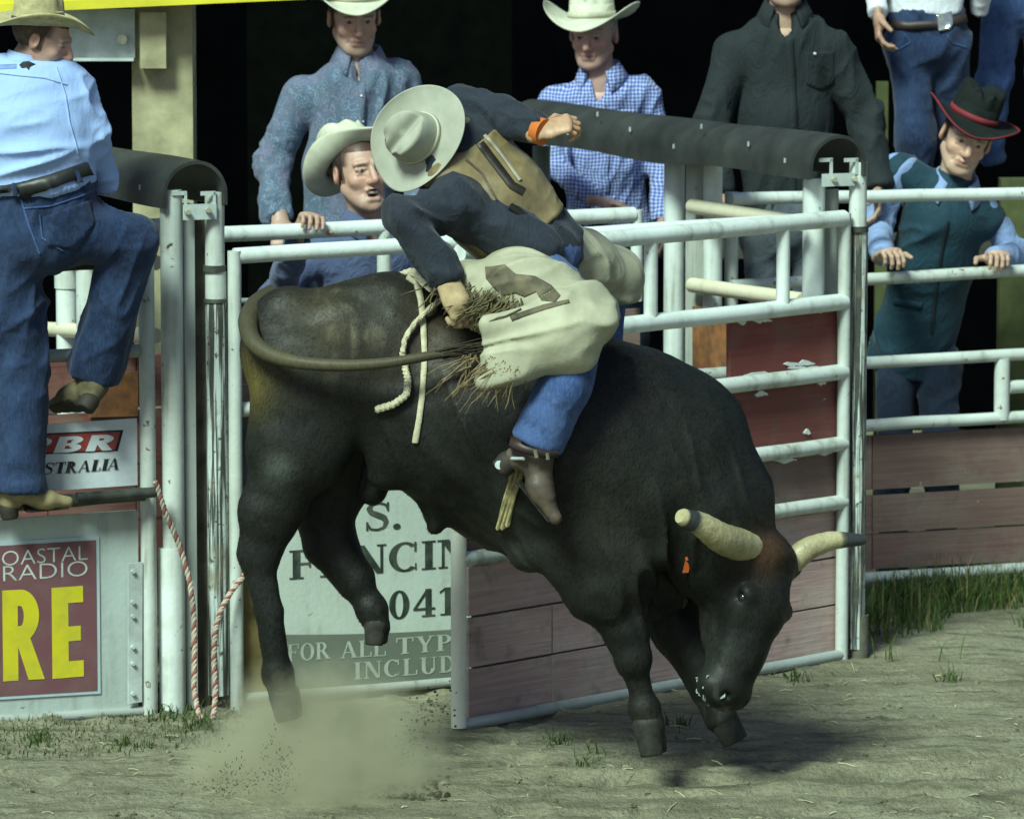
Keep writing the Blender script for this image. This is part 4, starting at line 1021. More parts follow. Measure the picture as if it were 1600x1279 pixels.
# hooves, cloven
hoofm = m_simple('dusty_hoof', (.026, .026, .021), .7, .3, .4, 22)
for (x0, y0, x1, y1, d, r) in ((444, 1084, 453, 1124, -.12, 26), (589, 974, 588, 1006, .07, 22), (1013, 1128, 1022, 1178, -.20, 27), (1126, 1116, 1150, 1158, .08, 26)):
    a, b = B(x0, y0, d), B(x1, y1, d); pr = []
    for s in (-1, 1):
        o_ = np.array([.3, 1, 0])*s*r*KB*.48
        pr.append(ec(a+o_*.7, b+o_, (r*KB*.62, r*KB*.85), (r*KB*.50, r*KB*.66), k=.004, flatb=True))
    V_, F_ = sdf(pr, .006, 1); part('hoof', newmesh('hoof', V_, F_, hoofm, True), bullt)
# tail swung across the flank
TP = [B(428, 462, 0), B(402, 474, -.05), B(385, 500, -.16), B(392, 534, -.26), B(422, 556, -.33), B(470, 568, -.37), B(540, 572, -.39), B(610, 567, -.40), B(668, 556, -.40), B(712, 550, -.38)]
tt = np.linspace(0, len(TP)-1, 60); Q = np.array([[np.interp(x, range(len(TP)), [p[j] for p in TP]) for j in range(3)] for x in tt])
for _ in range(8): Q[1:-1] = .5*Q[1:-1] + .25*(Q[:-2]+Q[2:])
m = MB().tube(Q, np.interp(tt, [0, 2, 5, 9], [.044, .037, .024, .015]), 14); me = m.mesh('tail', HIDE, True)
vv = np.array(m.V); s = np.minimum(np.arange(len(vv))//14, 59)/59.
setcol(me, np.outer(1-np.abs(s-.55)*1.3, [.060, .054, .030]) + np.outer(np.abs(s-.55)*1.3, [.022, .019, .012])); part('tail', me, bullt)  # tan highlight along the middle of the tail painted into its colour
m = MB()                                                       # loose switch hair at the end
for i in range(60):
    a = Q[-1] + RNG.normal(0, .012, 3); d_ = nrm(Q[-1]-Q[-4]) + RNG.normal(0, .16, 3); L_ = RNG.uniform(.08, .2)
    m.tube([a-nrm(Q[-1]-Q[-4])*.05, a + d_*L_*.5, a + d_*L_ + np.array([0, 0, -.02])], [.0022, .0018, .0008], 3, False)
me = m.mesh('switch', m_simple('switch_hair', (.045, .036, .022), .6)); part('switch', me, bullt)
# foam round the mouth
# short hair lying along the body
def hairs(V, F, cols, n, ln, seed, flow, name, keep=None):
    r = np.random.default_rng(seed); A_ = V[F]; area = np.linalg.norm(np.cross(A_[:, 2]-A_[:, 0], A_[:, 3]-A_[:, 1]), axis=1); fi = r.choice(len(F), n, p=area/area.sum())
    uu, vv = r.random(n)[:, None], r.random(n)[:, None]; a = A_[fi]
    p = (a[:, 0]*(1-uu)+a[:, 1]*uu)*(1-vv) + (a[:, 3]*(1-uu)+a[:, 2]*uu)*vv
    nn = np.cross(a[:, 2]-a[:, 0], a[:, 3]-a[:, 1]); nn /= np.linalg.norm(nn, axis=1)[:, None]+1e-9
    t = flow(p) + r.normal(0, .16, (n, 3)); t -= nn*(t*nn).sum(1)[:, None]; t /= np.linalg.norm(t, axis=1)[:, None]+1e-9
    L_ = ln(p)*r.uniform(.6, 1.3, n); s_ = np.cross(nn, t); w_ = .0010
    q = p + t*L_[:, None] + nn*(L_*.13)[:, None]
    VV = np.stack([p + s_*w_ - nn*.0006, p - s_*w_ - nn*.0006, q], 1).reshape(-1, 3); FF = np.arange(n*3).reshape(-1, 3)
    m_ = newmesh(name, VV, FF, None, False); cc = np.repeat(cols[F[fi, 0]]*r.uniform(.7, 1.5, (n, 1)), 3, 0); setcol(m_, cc); m_.polygons.foreach_set('use_smooth', np.ones(n, dtype=bool)); m_.normals_split_custom_set_from_vertices(np.repeat(nn, 3, 0)); return m_
HC = np.array(HP)
def flow(p):
    f_ = np.tile(np.array([-.75, 0, -.65]), (len(p), 1)); hd_ = np.exp(-(np.linalg.norm(p-H(.2), axis=1)/.32)**2)[:, None]; return f_*(1-hd_) + hd_*np.array(hd)
EYC = [H(.184, .066, s*.122) for s in (1, -1)]
def hlen(p):
    L_ = .011 + .018*np.exp(-(np.linalg.norm(p-H(-.02, .03), axis=1)/.13)**2) + .008*fbm(p*3, 2)
    for e in EYC: L_ = L_*np.clip((np.linalg.norm(p-e, axis=1)-.026)/.03, .02, 1)
    return L_*np.clip((np.linalg.norm(p-H(HL, .0), axis=1)-.09)/.06, .05, 1)
HM_ = NT('bull_hair_strand'); HM_.col(HM_.n('VertexColor', layer_name='Col').outputs[0]).set(.55, .16)
me = hairs(V, F, Cb, 130000, hlen, 3, flow, 'hair'); me.materials.append(HM_.m); part('hair', me, bullt)['kind'] = 'stuff'
foam = m_simple('mouth_foam', (.30, .34, .34), .45, .4, .1); m = MB()
for i in range(34):
    s_ = RNG.uniform(-.02, .085); a = H(HL+RNG.uniform(-.03, .02), RNG.uniform(-.05, .02), s_)
    h = BT.find_nearest(Vector(a)); a = np.array(h[0]) + np.array(h[1])*.003
    b_ = a + hd*RNG.uniform(-.02, .03) + hs*RNG.uniform(-.03, .03); hh = BT.find_nearest(Vector(b_)); b_ = np.array(hh[0])+np.array(hh[1])*.003
    m.tube([a, (a+b_)/2 + np.array(h[1])*.004, b_], [.002, .0035, .0015], 5)
part('foam', m.mesh('foam', foam, True), bullt)['kind'] = 'stuff'
# orange ear tag
a = H(.085, -.125, .27) + np.array([0, -.03, -.02]); TAGM = m_simple('orange_plastic', (.36, .075, .012), .55, .4, .1)
part('ear_tag', MB().box(a + np.array([0, -.02, -.02]), np.array([.011, .004, 0]), np.array([0, .003, 0]), np.array([.005, 0, .022])).tube([a+np.array([0, -.03, .01]), a+np.array([0, .0, .01])], .007, 8).mesh('ear_tag', TAGM), bullt)
# ------------------------------------------------------------------ people
def mat_skin():
    M = NT('skin'); a = M.n('VertexColor', layer_name='Col').outputs[0]; p = M.pos()
    c = M.mix(M.math('MULTIPLY', M.noise(p, 55, 4, .6), .25), a, (.30, .13, .09)); M.col(c).set(.48, .4)
    M.b.inputs['Subsurface Weight'].default_value = .08; M.b.inputs['Subsurface Radius'].default_value = (.01, .004, .002)
    M.bump(M.noise(p, 210, 3), .18, .002); return M.m
SKIN = mat_skin()
EAR_TONE = (.46, .25, .18)
def head_prims(c, face, up, sc=1.0, mouth=0.0):
    f = nrm(face); u = nrm(np.asarray(up, float) - f*np.dot(up, f)); r = np.cross(f, u)
    h = lambda x, y, z: c + (r*x + f*y + u*z)*sc
    E = lambda p, R, k=.02, op='u': el(h(*p), tuple(v*sc for v in R), r, f, k=k, op=op)
    C = lambda p, q, a, b, k=.015, op='u': ec(h(*p), h(*q), a*sc, b*sc, k=k, op=op)
    L = [E((0, -.012, .030), (.075, .096, .088)), E((0, .028, -.030), (.062, .066, .078), .03), E((0, .036, -.078 - .012*mouth), (.044, .050, .036), .03), E((0, .074, -.102 - .014*mouth), (.023, .018, .017), .022)]
    for s in (1, -1):
        L += [C((s*.048, -.0, -.055), (s*.026, .066, -.092 - .01*mouth), .022, .018, .03), E((s*.041, .062, -.030), (.022, .020, .020), .022),
              C((s*.046, .076, .022), (s*.012, .090, .024), .009, .010, .016)]
    L += [C((0, .092, .012), (0, .116, -.030), .0085, .0125, .014), E((0, .107, -.036), (.015, .012, .009), .010)]
    for s in (1, -1): L += [E((s*.0125, .099, -.036), (.0085, .010, .008), .007)]
    for s in (1, -1): L += [E((s*.032, .099, .002), (.017, .014, .0125), .014, 's')]
    for s in (1, -1):
        L += [E((s*.031, .075, .001), (.0135, .0135, .0125), .002), C((s*.046, .078, .006), (s*.018, .085, .008), .0062, .0062, .004), C((s*.043, .076, -.009), (s*.020, .083, -.009), .004, .004, .005)]
    for s in (1, -1): L += [C((s*.020, .1035, -.036), (s*.034, .080, -.070), .0038, .0030, .009, 's'), C((s*.022, .0905, -.017), (s*.043, .0805, -.016), .0026, .0022, .006, 's')]
    mz = -.066
    L += [C((-.019, .087, mz+.005), (.019, .087, mz+.005), .0065, .0065, .010), C((0, .094, mz+.006), (0, .094, mz+.005), .0075, .0075, .008), C((-.015, .088, mz-.008-.018*mouth), (.015, .088, mz-.008-.018*mouth), .0075, .0075, .009)]
    if mouth: L += [E((0, .094, mz-.006*mouth), (.019, .024, .003+.010*mouth), .004, 's'), C((-.015, .0835, mz-.0035), (.015, .0835, mz-.0035), .0058, .0058, .002)]
    else: L += [C((-.021, .096, mz-.0015), (.021, .096, mz-.0015), .0018, .0018, .004, 's')]
    for s in (1, -1):
        L += [el(h(s*.078, -.008, -.006), (.011*sc, .021*sc, .032*sc), nrm(r*s - f*.45), f + r*s*.45, k=.010), el(h(s*.088, -.003, -.002), (.007*sc, .011*sc, .017*sc), r, f, k=.006, op='s')]
    return L, (c, r, f, u, sc)
def head_col(V, fr, tone, hair, brow=None, stubble=.15, mouth=0.0):
    c, r, f, u, sc = fr; q = V - c; x, y, z = (q@r)/sc, (q@f)/sc, (q@u)/sc
    Cc = np.tile(np.array(tone), (len(V), 1)); n = fbm(V*60, 2)
    def put(m, col):
        nonlocal Cc; m = np.clip(m, 0, 1)[:, None]; Cc = Cc*(1-m) + np.array(col)*m
    red = (tone[0]*1.05, tone[1]*.72, tone[2]*.66)
    put(.55*np.exp(-(((np.abs(x)-.040)/.022)**2 + ((z+.028)/.022)**2))*(y > .03), red); put(.6*np.exp(-((x/.016)**2 + ((z+.03)/.014)**2))*(y > .09), red)
    put(.5*(np.abs(x) > .070), (tone[0]*1.05, tone[1]*.75, tone[2]*.7))
    put(stubble*np.clip((-.055-z)/.02, 0, 1)*(y > 0)*(.6+.8*n), (tone[0]*.45, tone[1]*.45, tone[2]*.5))
    put(.8*np.exp(-((x/.021)**4 + ((z+.068)/.0095)**4))*(y > .078), (.30, .12, .105))
    b = brow or hair; put(.9*np.exp(-(((np.abs(x)-.031)/.020)**4 + ((z-.021+.1*(np.abs(x)-.02))/.0055)**2))*(y > .06)*(.6+.6*n), b)
    for s in (1, -1):
        d = np.sqrt((x-s*.031)**2 + (z-.001)**2); ey = (d < .0125)*(np.abs(z+.001) < .0045)*(y > .076)*(y < .0895)
        put(ey*.9, (.26, .24, .22)); put((d < .0062)*(y > .08)*(y < .0895), (.03, .02, .015))
    if mouth:
        mz = -.066; m = (np.abs(x) < .018)*(np.abs(z-mz+.006*mouth) < .013)*(y < .088)*(y > .055); put(m*1.0, (.06, .015, .015))
        put((np.abs(x) < .016)*(np.abs(z-mz+.0035) < .0055)*(y > .076)*(y < .0925), (.42, .40, .33))
    put(np.clip((z-.012)/.01, 0, 1)*np.clip((.052-y)/.02, 0, 1)*.95, hair); put(np.clip((-.02-y)/.02, 0, 1)*np.clip((z+.075)/.03, 0, 1)*(np.abs(x) < .074)*.95, hair)
    put((z > .062)*1.0, hair); put(.8*(np.abs(np.abs(x)-.068) < .009)*(np.abs(y-.012) < .012)*(z > -.035)*(z < .03), hair)
    return Cc
def hand_prims(w_, d, n, t, curl=(.5, .5, .5), spread=1.0, sc=1.28, thumb=(.55, .75, .35)):
    """wrist, finger direction, palm normal, thumb side; curl per joint in radians towards the palm"""
    d = nrm(d); n = nrm(np.asarray(n, float) - d*np.dot(n, d)); tt = np.cross(d, n); t = tt if np.dot(tt, t) > 0 else -tt
    A = lambda a, b, c: w_ + (d*a + t*b + n*c)*sc
    L = [ec(A(-.03, 0, 0), A(.03, 0, 0), (.027*sc, .020*sc), (.034*sc, .016*sc), lat=t, k=.015), ec(A(.02, 0, 0), A(.085, 0, .002), (.036*sc, .016*sc), (.040*sc, .013*sc), lat=t, k=.012), el(A(.03, .026, .012), (.028*sc, .016*sc, .016*sc), d, t, k=.012)]
    for i, (off, ln, r) in enumerate(((.031, .074, .0088), (.0105, .083, .0092), (-.0105, .077, .0088), (-.030, .060, .0078))):
        p = A(.086 - abs(off)*.25, off, .002); a = 0; dd = nrm(d + t*off*1.2*spread)
        for j, fr in enumerate((.45, .31, .24)):
            a += curl[j]*(1 + .08*i); v = dd*math.cos(a) + n*math.sin(a); q = p + v*ln*fr*sc
            L.append(ec(p, q, r*(1-.07*j)*sc, r*(1-.07*(j+1))*sc, k=.004)); p = q
    p = A(.022, .034, .006); v = nrm(d*thumb[0] + t*thumb[1] + n*thumb[2]); q = p + v*.042*sc; L.append(ec(p, q, .012*sc, .0105*sc, k=.008))
    v2 = nrm(d*.85 + t*.25 + n*(thumb[2]+.45)); L.append(ec(q, q + v2*.032*sc, .0105*sc, .008*sc, k=.004))
    return L
def hat_mesh(name, c, up, front, mat, bx=.185, by=.205, curl=.055, dip=.018, h=.118, crease=.035, sc=1.0, n=72, edge_noise=.006, edge=None):
    u = nrm(up); f = nrm(np.asarray(front, float) - u*np.dot(front, u)); r = np.cross(f, u); rows = []
    th = np.linspace(0, 2*math.pi, n, endpoint=False); co, si = np.cos(th), np.sin(th)
    def row(ax, ay, z): rows.append(np.stack([ax*co, ay*si, z + 0*co], 1))
    def topz(x, y): return h + .010*np.cos(y/.09*1.3) - crease*np.exp(-(x/.020)**2)*np.clip(.75+y*2.2, .3, 1.1) - .018*np.exp(-((np.abs(x)-.045)/.018)**2 - ((y-.065)/.03)**2)
    for s in (.06, .3, .5, .68, .83, .94):
        x, y = .066*s*co, .086*s*si; rows.append(np.stack([x, y, topz(x, y)], 1))
    for s, ax, ay in ((1.0, .070, .090), (.90, .0745, .094), (.65, .078, .097), (.35, .080, .099), (.1, .082, .1015), (.02, .085, .104)):
        x, y = ax*co, ay*si; zt = topz(.066*co, .086*si)
        pin = 1 - .14*np.exp(-((th-math.pi/2-.55)/.28)**2)*s - .14*np.exp(-((th-math.pi/2+.55)/.28)**2)*s
        rows.append(np.stack([x*pin, y*pin, zt*s], 1))
    def brim(fr, dz):
        ax, ay = .085+(bx-.085)*fr, .104+(by-.104)*fr
        z = curl*np.abs(co)**1.6*fr**1.8 - dip*np.abs(si)**3*fr**1.4 + edge_noise*fr*np.sin(3*th+1) + dz
        k = 1 - .35*np.abs(co)**2*fr**3*min(1, curl/.08)*.6
        return np.stack([ax*co*k, ay*si, z], 1)
    for fr in (.08, .25, .45, .65, .82, .94, 1.0): rows.append(brim(fr, 0))
    for fr in (1.0, .9, .65, .4, .15, .0): rows.append(brim(fr, -.006))
    row(.080, .099, .004); row(.079, .097, .05); row(.04, .05, .06); row(.002, .002, .06)
    V = np.concatenate(rows)*sc; V = c + np.outer(V[:, 0], r) + np.outer(V[:, 1], f) + np.outer(V[:, 2], u); F = []
    for i in range(len(rows)-1):
        for k in range(n): F.append((i*n+k, (i+1)*n+k, (i+1)*n+(k+1) % n, i*n+(k+1) % n))
    F.append(tuple(range(n)))
    return newmesh(name, V, F, mat, True), (r, f, u)
def hat(parent, c, up, front, mat, bandmat, label=None, sc=1.0, trim=None, **kw):
    me, (r, f, u) = hat_mesh('hat', np.asarray(c), up, front, mat, sc=sc, **kw); o = part('hat', me, parent, label)
    n = 48; V = []; F = []
    for k in range(n):
        a = 2*math.pi*k/n
        for (rx, ry, z) in ((.0855, .1045, .004), (.0845, .1035, .024), (.079, .098, .024), (.079, .098, .004)):
            V.append(np.asarray(c) + (r*rx*math.cos(a) + f*ry*math.sin(a) + u*z)*sc)
    for k in range(n):
        a = 4*k; b = 4*((k+1) % n)
        for j in range(4): F.append((a+j, b+j, b+(j+1) % 4, a+(j+1) % 4))
    part('hat_band', newmesh('hat_band', V, F, bandmat, True), o)
    if trim:                                                   # coloured edging round the brim
        nr = 72; i0 = 12+6; vs = np.array([tuple(v.co) for v in me.vertices])[i0*nr:(i0+1)*nr] + np.array(origin(parent))
        part('brim_edge', MB().tube(list(vs)+[vs[0]], .0032*sc, 6, False).mesh('brim_edge', trim, True), o)
    return o
def cloth(name, prims, h, mat, parent, amp=.010, freq=7.0, axis=(1, 0, 0), stretch=3.0, smooth=1, seed=0.0, extra=None, label=None):
    V, F = sdf(prims, h, smooth); N = normals(V, F)
    mk = np.clip(fbm(V*3.3+seed+2, 2)*2.6-.6, .25, 1.5); d = mk*(1.25*amp*(ridged(V*freq*1.2+seed, axis, stretch*1.3)**2.2 - .3) + 1.0*amp*(ridged(V*freq*2.2+seed+7, axis, stretch*1.4)**3 - .25)) + amp*.5*(fbm(V*5+seed, 2)-.5)
    if extra is not None: d = d + extra(V)
    V = V + N*d[:, None]; V = lap(V, F, .12)
    return part(name, newmesh(name, V, F, mat, True), parent, label), V, F
def collar(parent, base_, axis, front, mat, r0=.066, r1=.088, hgt=.042, gap=32, name='collar'):
    a = nrm(axis); f = nrm(np.asarray(front, float) - a*np.dot(front, a)); r = np.cross(f, a); V = []; F = []; n = 40
    for i in range(n+1):
        t = math.radians(gap + (360-2*gap)*i/n); cs, sn = math.cos(t), math.sin(t); fr = max(0, cs)**2
        for k, (rr, z) in enumerate(((r0, -.02), (r0*.98, hgt*(1-.55*fr)), (r0*1.06, hgt*(1.04-.55*fr)), (r1*(1+.12*fr), -.016-.050*fr), (r1*(1+.12*fr)-.005, -.020-.050*fr), (r0*1.03, -.01))):
            V.append(base_ + f*rr*cs*1.05 + r*rr*sn + a*z)
    for i in range(n):
        for k in range(5): F.append((i*6+k, (i+1)*6+k, (i+1)*6+k+1, i*6+k+1))
    F += [(0, 1, 2, 3, 4, 5), tuple(n*6+k for k in range(6))[::-1]]
    return part(name, newmesh(name, V, F, mat, True), parent)
def body(parent, heads, hands, inner, tone, hair, stubble=.15, mouth=0.0, fr=None):
    """skin: one mesh of head and neck, hands and the trunk and limbs under the clothes"""
    meshes = []; cols = []
    if heads:
        V, F = sdf(heads, .0034, 1); V = V + normals(V, F)*(.0016*(fbm(V*75, 3)-.5))[:, None]; meshes.append((V, F)); cols.append(head_col(V, fr, tone, hair, None, stubble, mouth))
    for L in hands:
        V, F = sdf(L, .0036, 1); meshes.append((V, F)); n = fbm(V*70, 2)[:, None]; cols.append(np.array(tone)*(.70+.35*n))
    if inner:
        V, F = sdf(inner, .022, 1); meshes.append((V, F)); cols.append(np.tile(np.array(tone), (len(V), 1)))
    V, F = join(*meshes); me = newmesh('body', V, F, SKIN, True); setcol(me, np.concatenate(cols)); return part('body', me, parent)
def hairpiece(parent, fr, col, k=1.0):
    c, r, f, u, sc = fr; h = lambda x, y, z: c + (r*x + f*y + u*z)*sc
    L = [el(h(0, -.016, .024), (.080*sc, .098*sc, .086*sc), r, f, k=.0), el(h(0, .075, -.02), (.10*sc, .075*sc, .12*sc), r, f, k=.02, op='s'), el(h(0, -.02, -.13), (.12*sc, .14*sc, .075*sc), r, f, k=.02, op='s')]
    V, F = sdf(L, .0045, 1); N = normals(V, F); V = V + N*(.004*(ridged(V*70, u, 5)-.5))[:, None]
    return part('hair', newmesh('hair', V, F, m_simple('hair', col, .55, .35, .4, 40, .5, 160), True), parent)
LEATHER = m_simple('brown_boot_leather', (.085, .064, .045), .5, .45, .35, 14, .3, 70)
SUEDE = m_simple('olive_boot_suede', (.115, .10, .055), .85, .2, .3, 12, .4, 90); TAN = m_simple('tan_boot_leather', (.26, .21, .11), .6, .3, .3, 12, .3, 80)
SOLE = m_simple('boot_sole', (.030, .026, .02), .7, .3); BELT = m_simple('black_belt', (.016, .017, .016), .45, .5, .3, 12); SILVER = m_simple('silver_buckle', (.6, .6, .55), .25, .6, .2, 60, .4, 120, .9)
def boot(parent, ankle, toe, up, mat, sc=1.0, label=None, shaft=None):
    d = nrm(toe-ankle); u = nrm(np.asarray(up, float)); L_ = np.linalg.norm(toe-ankle); f = nrm(d - u*np.dot(d, u)); s = np.cross(u, f)
    b = ankle - u*.075*sc
    sh_ = u if shaft is None else nrm(shaft)
    pr = [ec(ankle + sh_*.08*sc, ankle - u*.02*sc, .050*sc, .048*sc, lat=s, k=.02, flata=True), ec(ankle - u*.02*sc - f*.01, b + f*.10*sc + u*.008, (.044*sc, .048*sc), (.046*sc, .036*sc), lat=s, k=.03),
          ec(b + f*.08*sc + u*.004, b + f*.185*sc - u*.008, (.046*sc, .033*sc), (.024*sc, .020*sc), lat=s, k=.03), ec(ankle - u*.03*sc - f*.028*sc, b - f*.03*sc, .038*sc, .036*sc, lat=s, k=.03)]
    V, F = sdf(pr, .0065, 1); V = V + normals(V, F)*(.003*(ridged(V*30, s, 2)-.4))[:, None]; o = part('boot', newmesh('boot', V, F, mat, True), parent, label)
    pr = [ec(b + f*.03*sc - u*.033*sc, b + f*.185*sc - u*.028*sc, (.044*sc, .007), (.022*sc, .006), lat=s, k=.01), ec(b - f*.035*sc - u*.028*sc, b - f*.030*sc - u*.062*sc, .036*sc, .032*sc, k=.008, flatb=True)]
    V, F = sdf(pr, .006, 1); part('sole', newmesh('sole', V, F, SOLE, True), o); return o

DENIM = m_cloth('blue_denim', (.009, .020, .056), .3, 700, .85, .1, 'denim', (.036, .066, .14))
DENIMD = m_cloth('dark_denim', (.009, .017, .036), .3, 700, .85, .1, 'denim', (.026, .043, .075))
DENIML = m_cloth('light_denim', (.026, .056, .155), .3, 700, .85, .1, 'denim', (.085, .145, .31))
GREYJ = m_cloth('grey_blue_trousers', (.055, .068, .085), .3, 700, .85, .1, 'denim', (.10, .12, .14))
BLUESHIRT = m_cloth('light_blue_cotton', (.30, .43, .72), .08, 900, .8, .1, None, None, .12)
PAISLEY = m_cloth('paisley_print_cotton', (.085, .125, .185), .25, 900, .8, .1, 'paisley', (.24, .34, .46))
CHECK = m_cloth('blue_check_cotton', (.055, .09, .30), .2, 900, .8, .1, 'check', (.30, .37, .62))
BLUEGREY = m_cloth('blue_work_shirt', (.072, .098, .19), .25, 900)
DARKSHIRT = m_cloth('dark_grey_green_shirt', (.016, .022, .024), .25, 900, .8, 0.02)
NAVY = m_cloth('dark_navy_shirt', (.018, .024, .035), .3, 900, .75, .1)
TEAL = m_cloth('teal_work_vest', (.010, .038, .058), .35, 900, .7, .1); PALESHIRT = m_cloth('pale_blue_shirt', (.20, .29, .50), .1, 900); WHITESHIRT = m_cloth('white_shirt', (.60, .63, .68), .1, 900)
STRAW = m_simple('straw_hat_weave', (.42, .38, .20), .8, .25, .22, 30, .5, 220); CREAMHAT = m_simple('cream_felt', (.52, .53, .41), .9, .15, .12, 14, .2, 200)
TAUPE = m_simple('grey_felt', (.33, .34, .275), .9, .15, .10, 12, .2, 200); BLACKHAT = m_simple('black_felt', (.010, .014, .013), .9, .15, .2, 14, .2, 200)
BANDM = m_simple('hat_band_cream', (.46, .45, .34), .7, .2); BANDD = m_simple('hat_band_dark', (.06, .05, .035), .7, .2); REDTRIM = m_simple('red_hat_trim', (.19, .022, .03), .7, .3)
def figure(label, J, shirt, jeans=None, tone=(.44, .27, .19), hair=(.05, .035, .022), W=1.0, waist=1.0, mouth=0.0, stubble=.15, hands=(), headless=False, shirt_fold=(.012, 6.5, (1, 0, .3), 3.0), h=.0095, shirt_name='shirt', group=None, hem=True, legr=(.092, .070, .066), sleeve=(.064, .056, .046), collar_on=True, sc=1.0, base_pt=None, hair_on=True, collar_r=(.066, .100, .046)):
    J = {k: np.asarray(v, float) for k, v in J.items()}
    pel, nk, shA, shB = J['pelvis'], J['neck'], J['shA'], J['shB']; sp = nrm(nk-pel); lat = nrm(shB-shA); latp = nrm(J['hipB']-J['hipA']) if 'hipA' in J else lat
    lowz = min(J[k][2] for k in J if k not in ('face', 'hup'))
    t = thing('person', label, 'person', base_pt if base_pt is not None else (pel[0], pel[1], lowz - .1), group)
    mid = pel*.55 + nk*.45; che = nk - sp*.13
    tr = [ec(pel - sp*(.06 if hem else 0), mid, (.172*waist, .125*waist), (.165*waist, .122*waist), lat=latp, k=.04, flata=True), ec(mid, che, (.165*waist, .122*waist), (.182*W, .128*W), lat=lat, k=.08),
          ec(shA*.88+nk*.12 - sp*.03, shB*.88+nk*.12 - sp*.03, .066*W, .066*W, k=.07), ec(che, nk - sp*.075*sc, (.13*W, .10), (.080*sc, .068*sc), lat=lat, k=.035)]
    if not headless and 'cfront' not in J:
        ff = nrm(np.asarray(J['face'])*np.array([.4, 1, .2])); tr += [el(nk + ff*.075*sc - sp*.035*sc, (.026*sc, .060*sc, .060*sc), lat, ff, k=.012, op='s')]
    sl = []
    for s in 'AB':
        if 'el'+s in J:
            sl += [ec(J['sh'+s], J['el'+s], sleeve[0]*W, sleeve[1], k=.045), ec(J['el'+s], J['wr'+s], sleeve[1], sleeve[2], k=.03, flatb=True)]
            cu = J['wr'+s]; dcu = nrm(J['wr'+s]-J['el'+s]); sl += [ec(cu - dcu*.055, cu + dcu*.004, sleeve[2]*1.06, sleeve[2]*1.04, k=.003, flata=True, flatb=True)]
    a_, fq, ax, st = shirt_fold
    eln = [J['el'+s] for s in 'AB' if 'el'+s in J]
    def extra(V):
        d = 0
        for e in eln: d = d + .020*np.exp(-(np.linalg.norm(V-e, axis=1)/.13)**2)*(ridged(V*17, (0, 1, 0), 2.5)**1.6-.4)
        return d
    so, sV, sF = cloth(shirt_name, tr+sl, h, shirt, t, a_, fq, ax, st, extra=extra, seed=hash(label) % 7 if False else len(label)*.37)
    out = dict(t=t, shirt=so, sV=sV, sF=sF)
    inner = [ec(pel, mid, (.14, .09), (.13, .09), lat=latp, k=.05), ec(mid, che, (.13, .09), (.15, .095), lat=lat, k=.05), ec(shA, shB, .045, .045, k=.04)]
    for s in 'AB':
        if 'el'+s in J: inner += [ec(J['sh'+s], J['el'+s], .045, .036, k=.02), ec(J['el'+s], J['wr'+s], .036, .028, k=.02)]
        if jeans is not None and 'kn'+s in J: inner += [ec(J['hip'+s], J['kn'+s], .07, .05, k=.03), ec(J['kn'+s], J['an'+s], .05, .035, k=.02)]
    hp = []; fr = None
    if not headless:
        hp, fr = head_prims(J['head'], J['face'], J['hup'], sc, mouth); f, u = fr[2], fr[3]
        hp = hp + [ec(J['head'] - u*.055*sc - f*.018*sc, nk - sp*.03, .052*sc, .056*sc, k=.02), ec(nk - sp*.03, nk - sp*.08, (.075, .055), (.10, .07), lat=lat, k=.04)]
    body(t, hp, hands, inner, tone, hair, stubble, mouth, fr)
    if fr is not None and hair_on: hairpiece(t, fr, hair)
    if collar_on and not headless: collar(so, nk - sp*.012, nrm(sp*.6 + nrm(J['head']-nk)*.4), J['face'] if 'cfront' not in J else J['cfront'], shirt, *(x*sc for x in collar_r))
    if jeans is not None:
        wv = [ec(pel + sp*.03, (J['hipA']+J['hipB'])/2, (.165*waist, .120*waist), (.170*waist, .128*waist), lat=latp, k=.05, flata=True)]
        for s in 'AB':
            wv += [ec(J['hip'+s], J['kn'+s], legr[0], legr[1], k=.05), ec(J['kn'+s], J['an'+s], legr[1], legr[2], k=.035, flatb=True)]
        kn = [J['knA'], J['knB']]
        def ex2(V):
            d = 0
            for e in kn: d = d + .022*np.exp(-(np.linalg.norm(V-e, axis=1)/.14)**2)*(ridged(V*13, (1, 0, 0), 2.5)-.45)
            for s in 'AB': d = d + .020*np.exp(-(np.linalg.norm(V-J['an'+s], axis=1)/.15)**2)*(ridged(V*15+3, (1, .3, 0), 3)-.45)
            return d
        jo, jV, jF = cloth('jeans', wv, h, jeans, t, .014, 6, (.5, 0, 1), 2.5, extra=ex2, seed=3); out.update(jeans=jo, jV=jV, jF=jF)
    return out
def addband(name, path, width, V, F, mat, parent, **kw):
    v, f = band(path, width, bvh(V, F), **kw)
    if f: return part(name, newmesh(name, v, f, mat, True), parent)
def addpatch(name, poly, V, F, mat, parent, **kw):
    v, f = patchmesh(poly, bvh(V, F), **kw)
    if f: return part(name, newmesh(name, v, f, mat, True), parent)

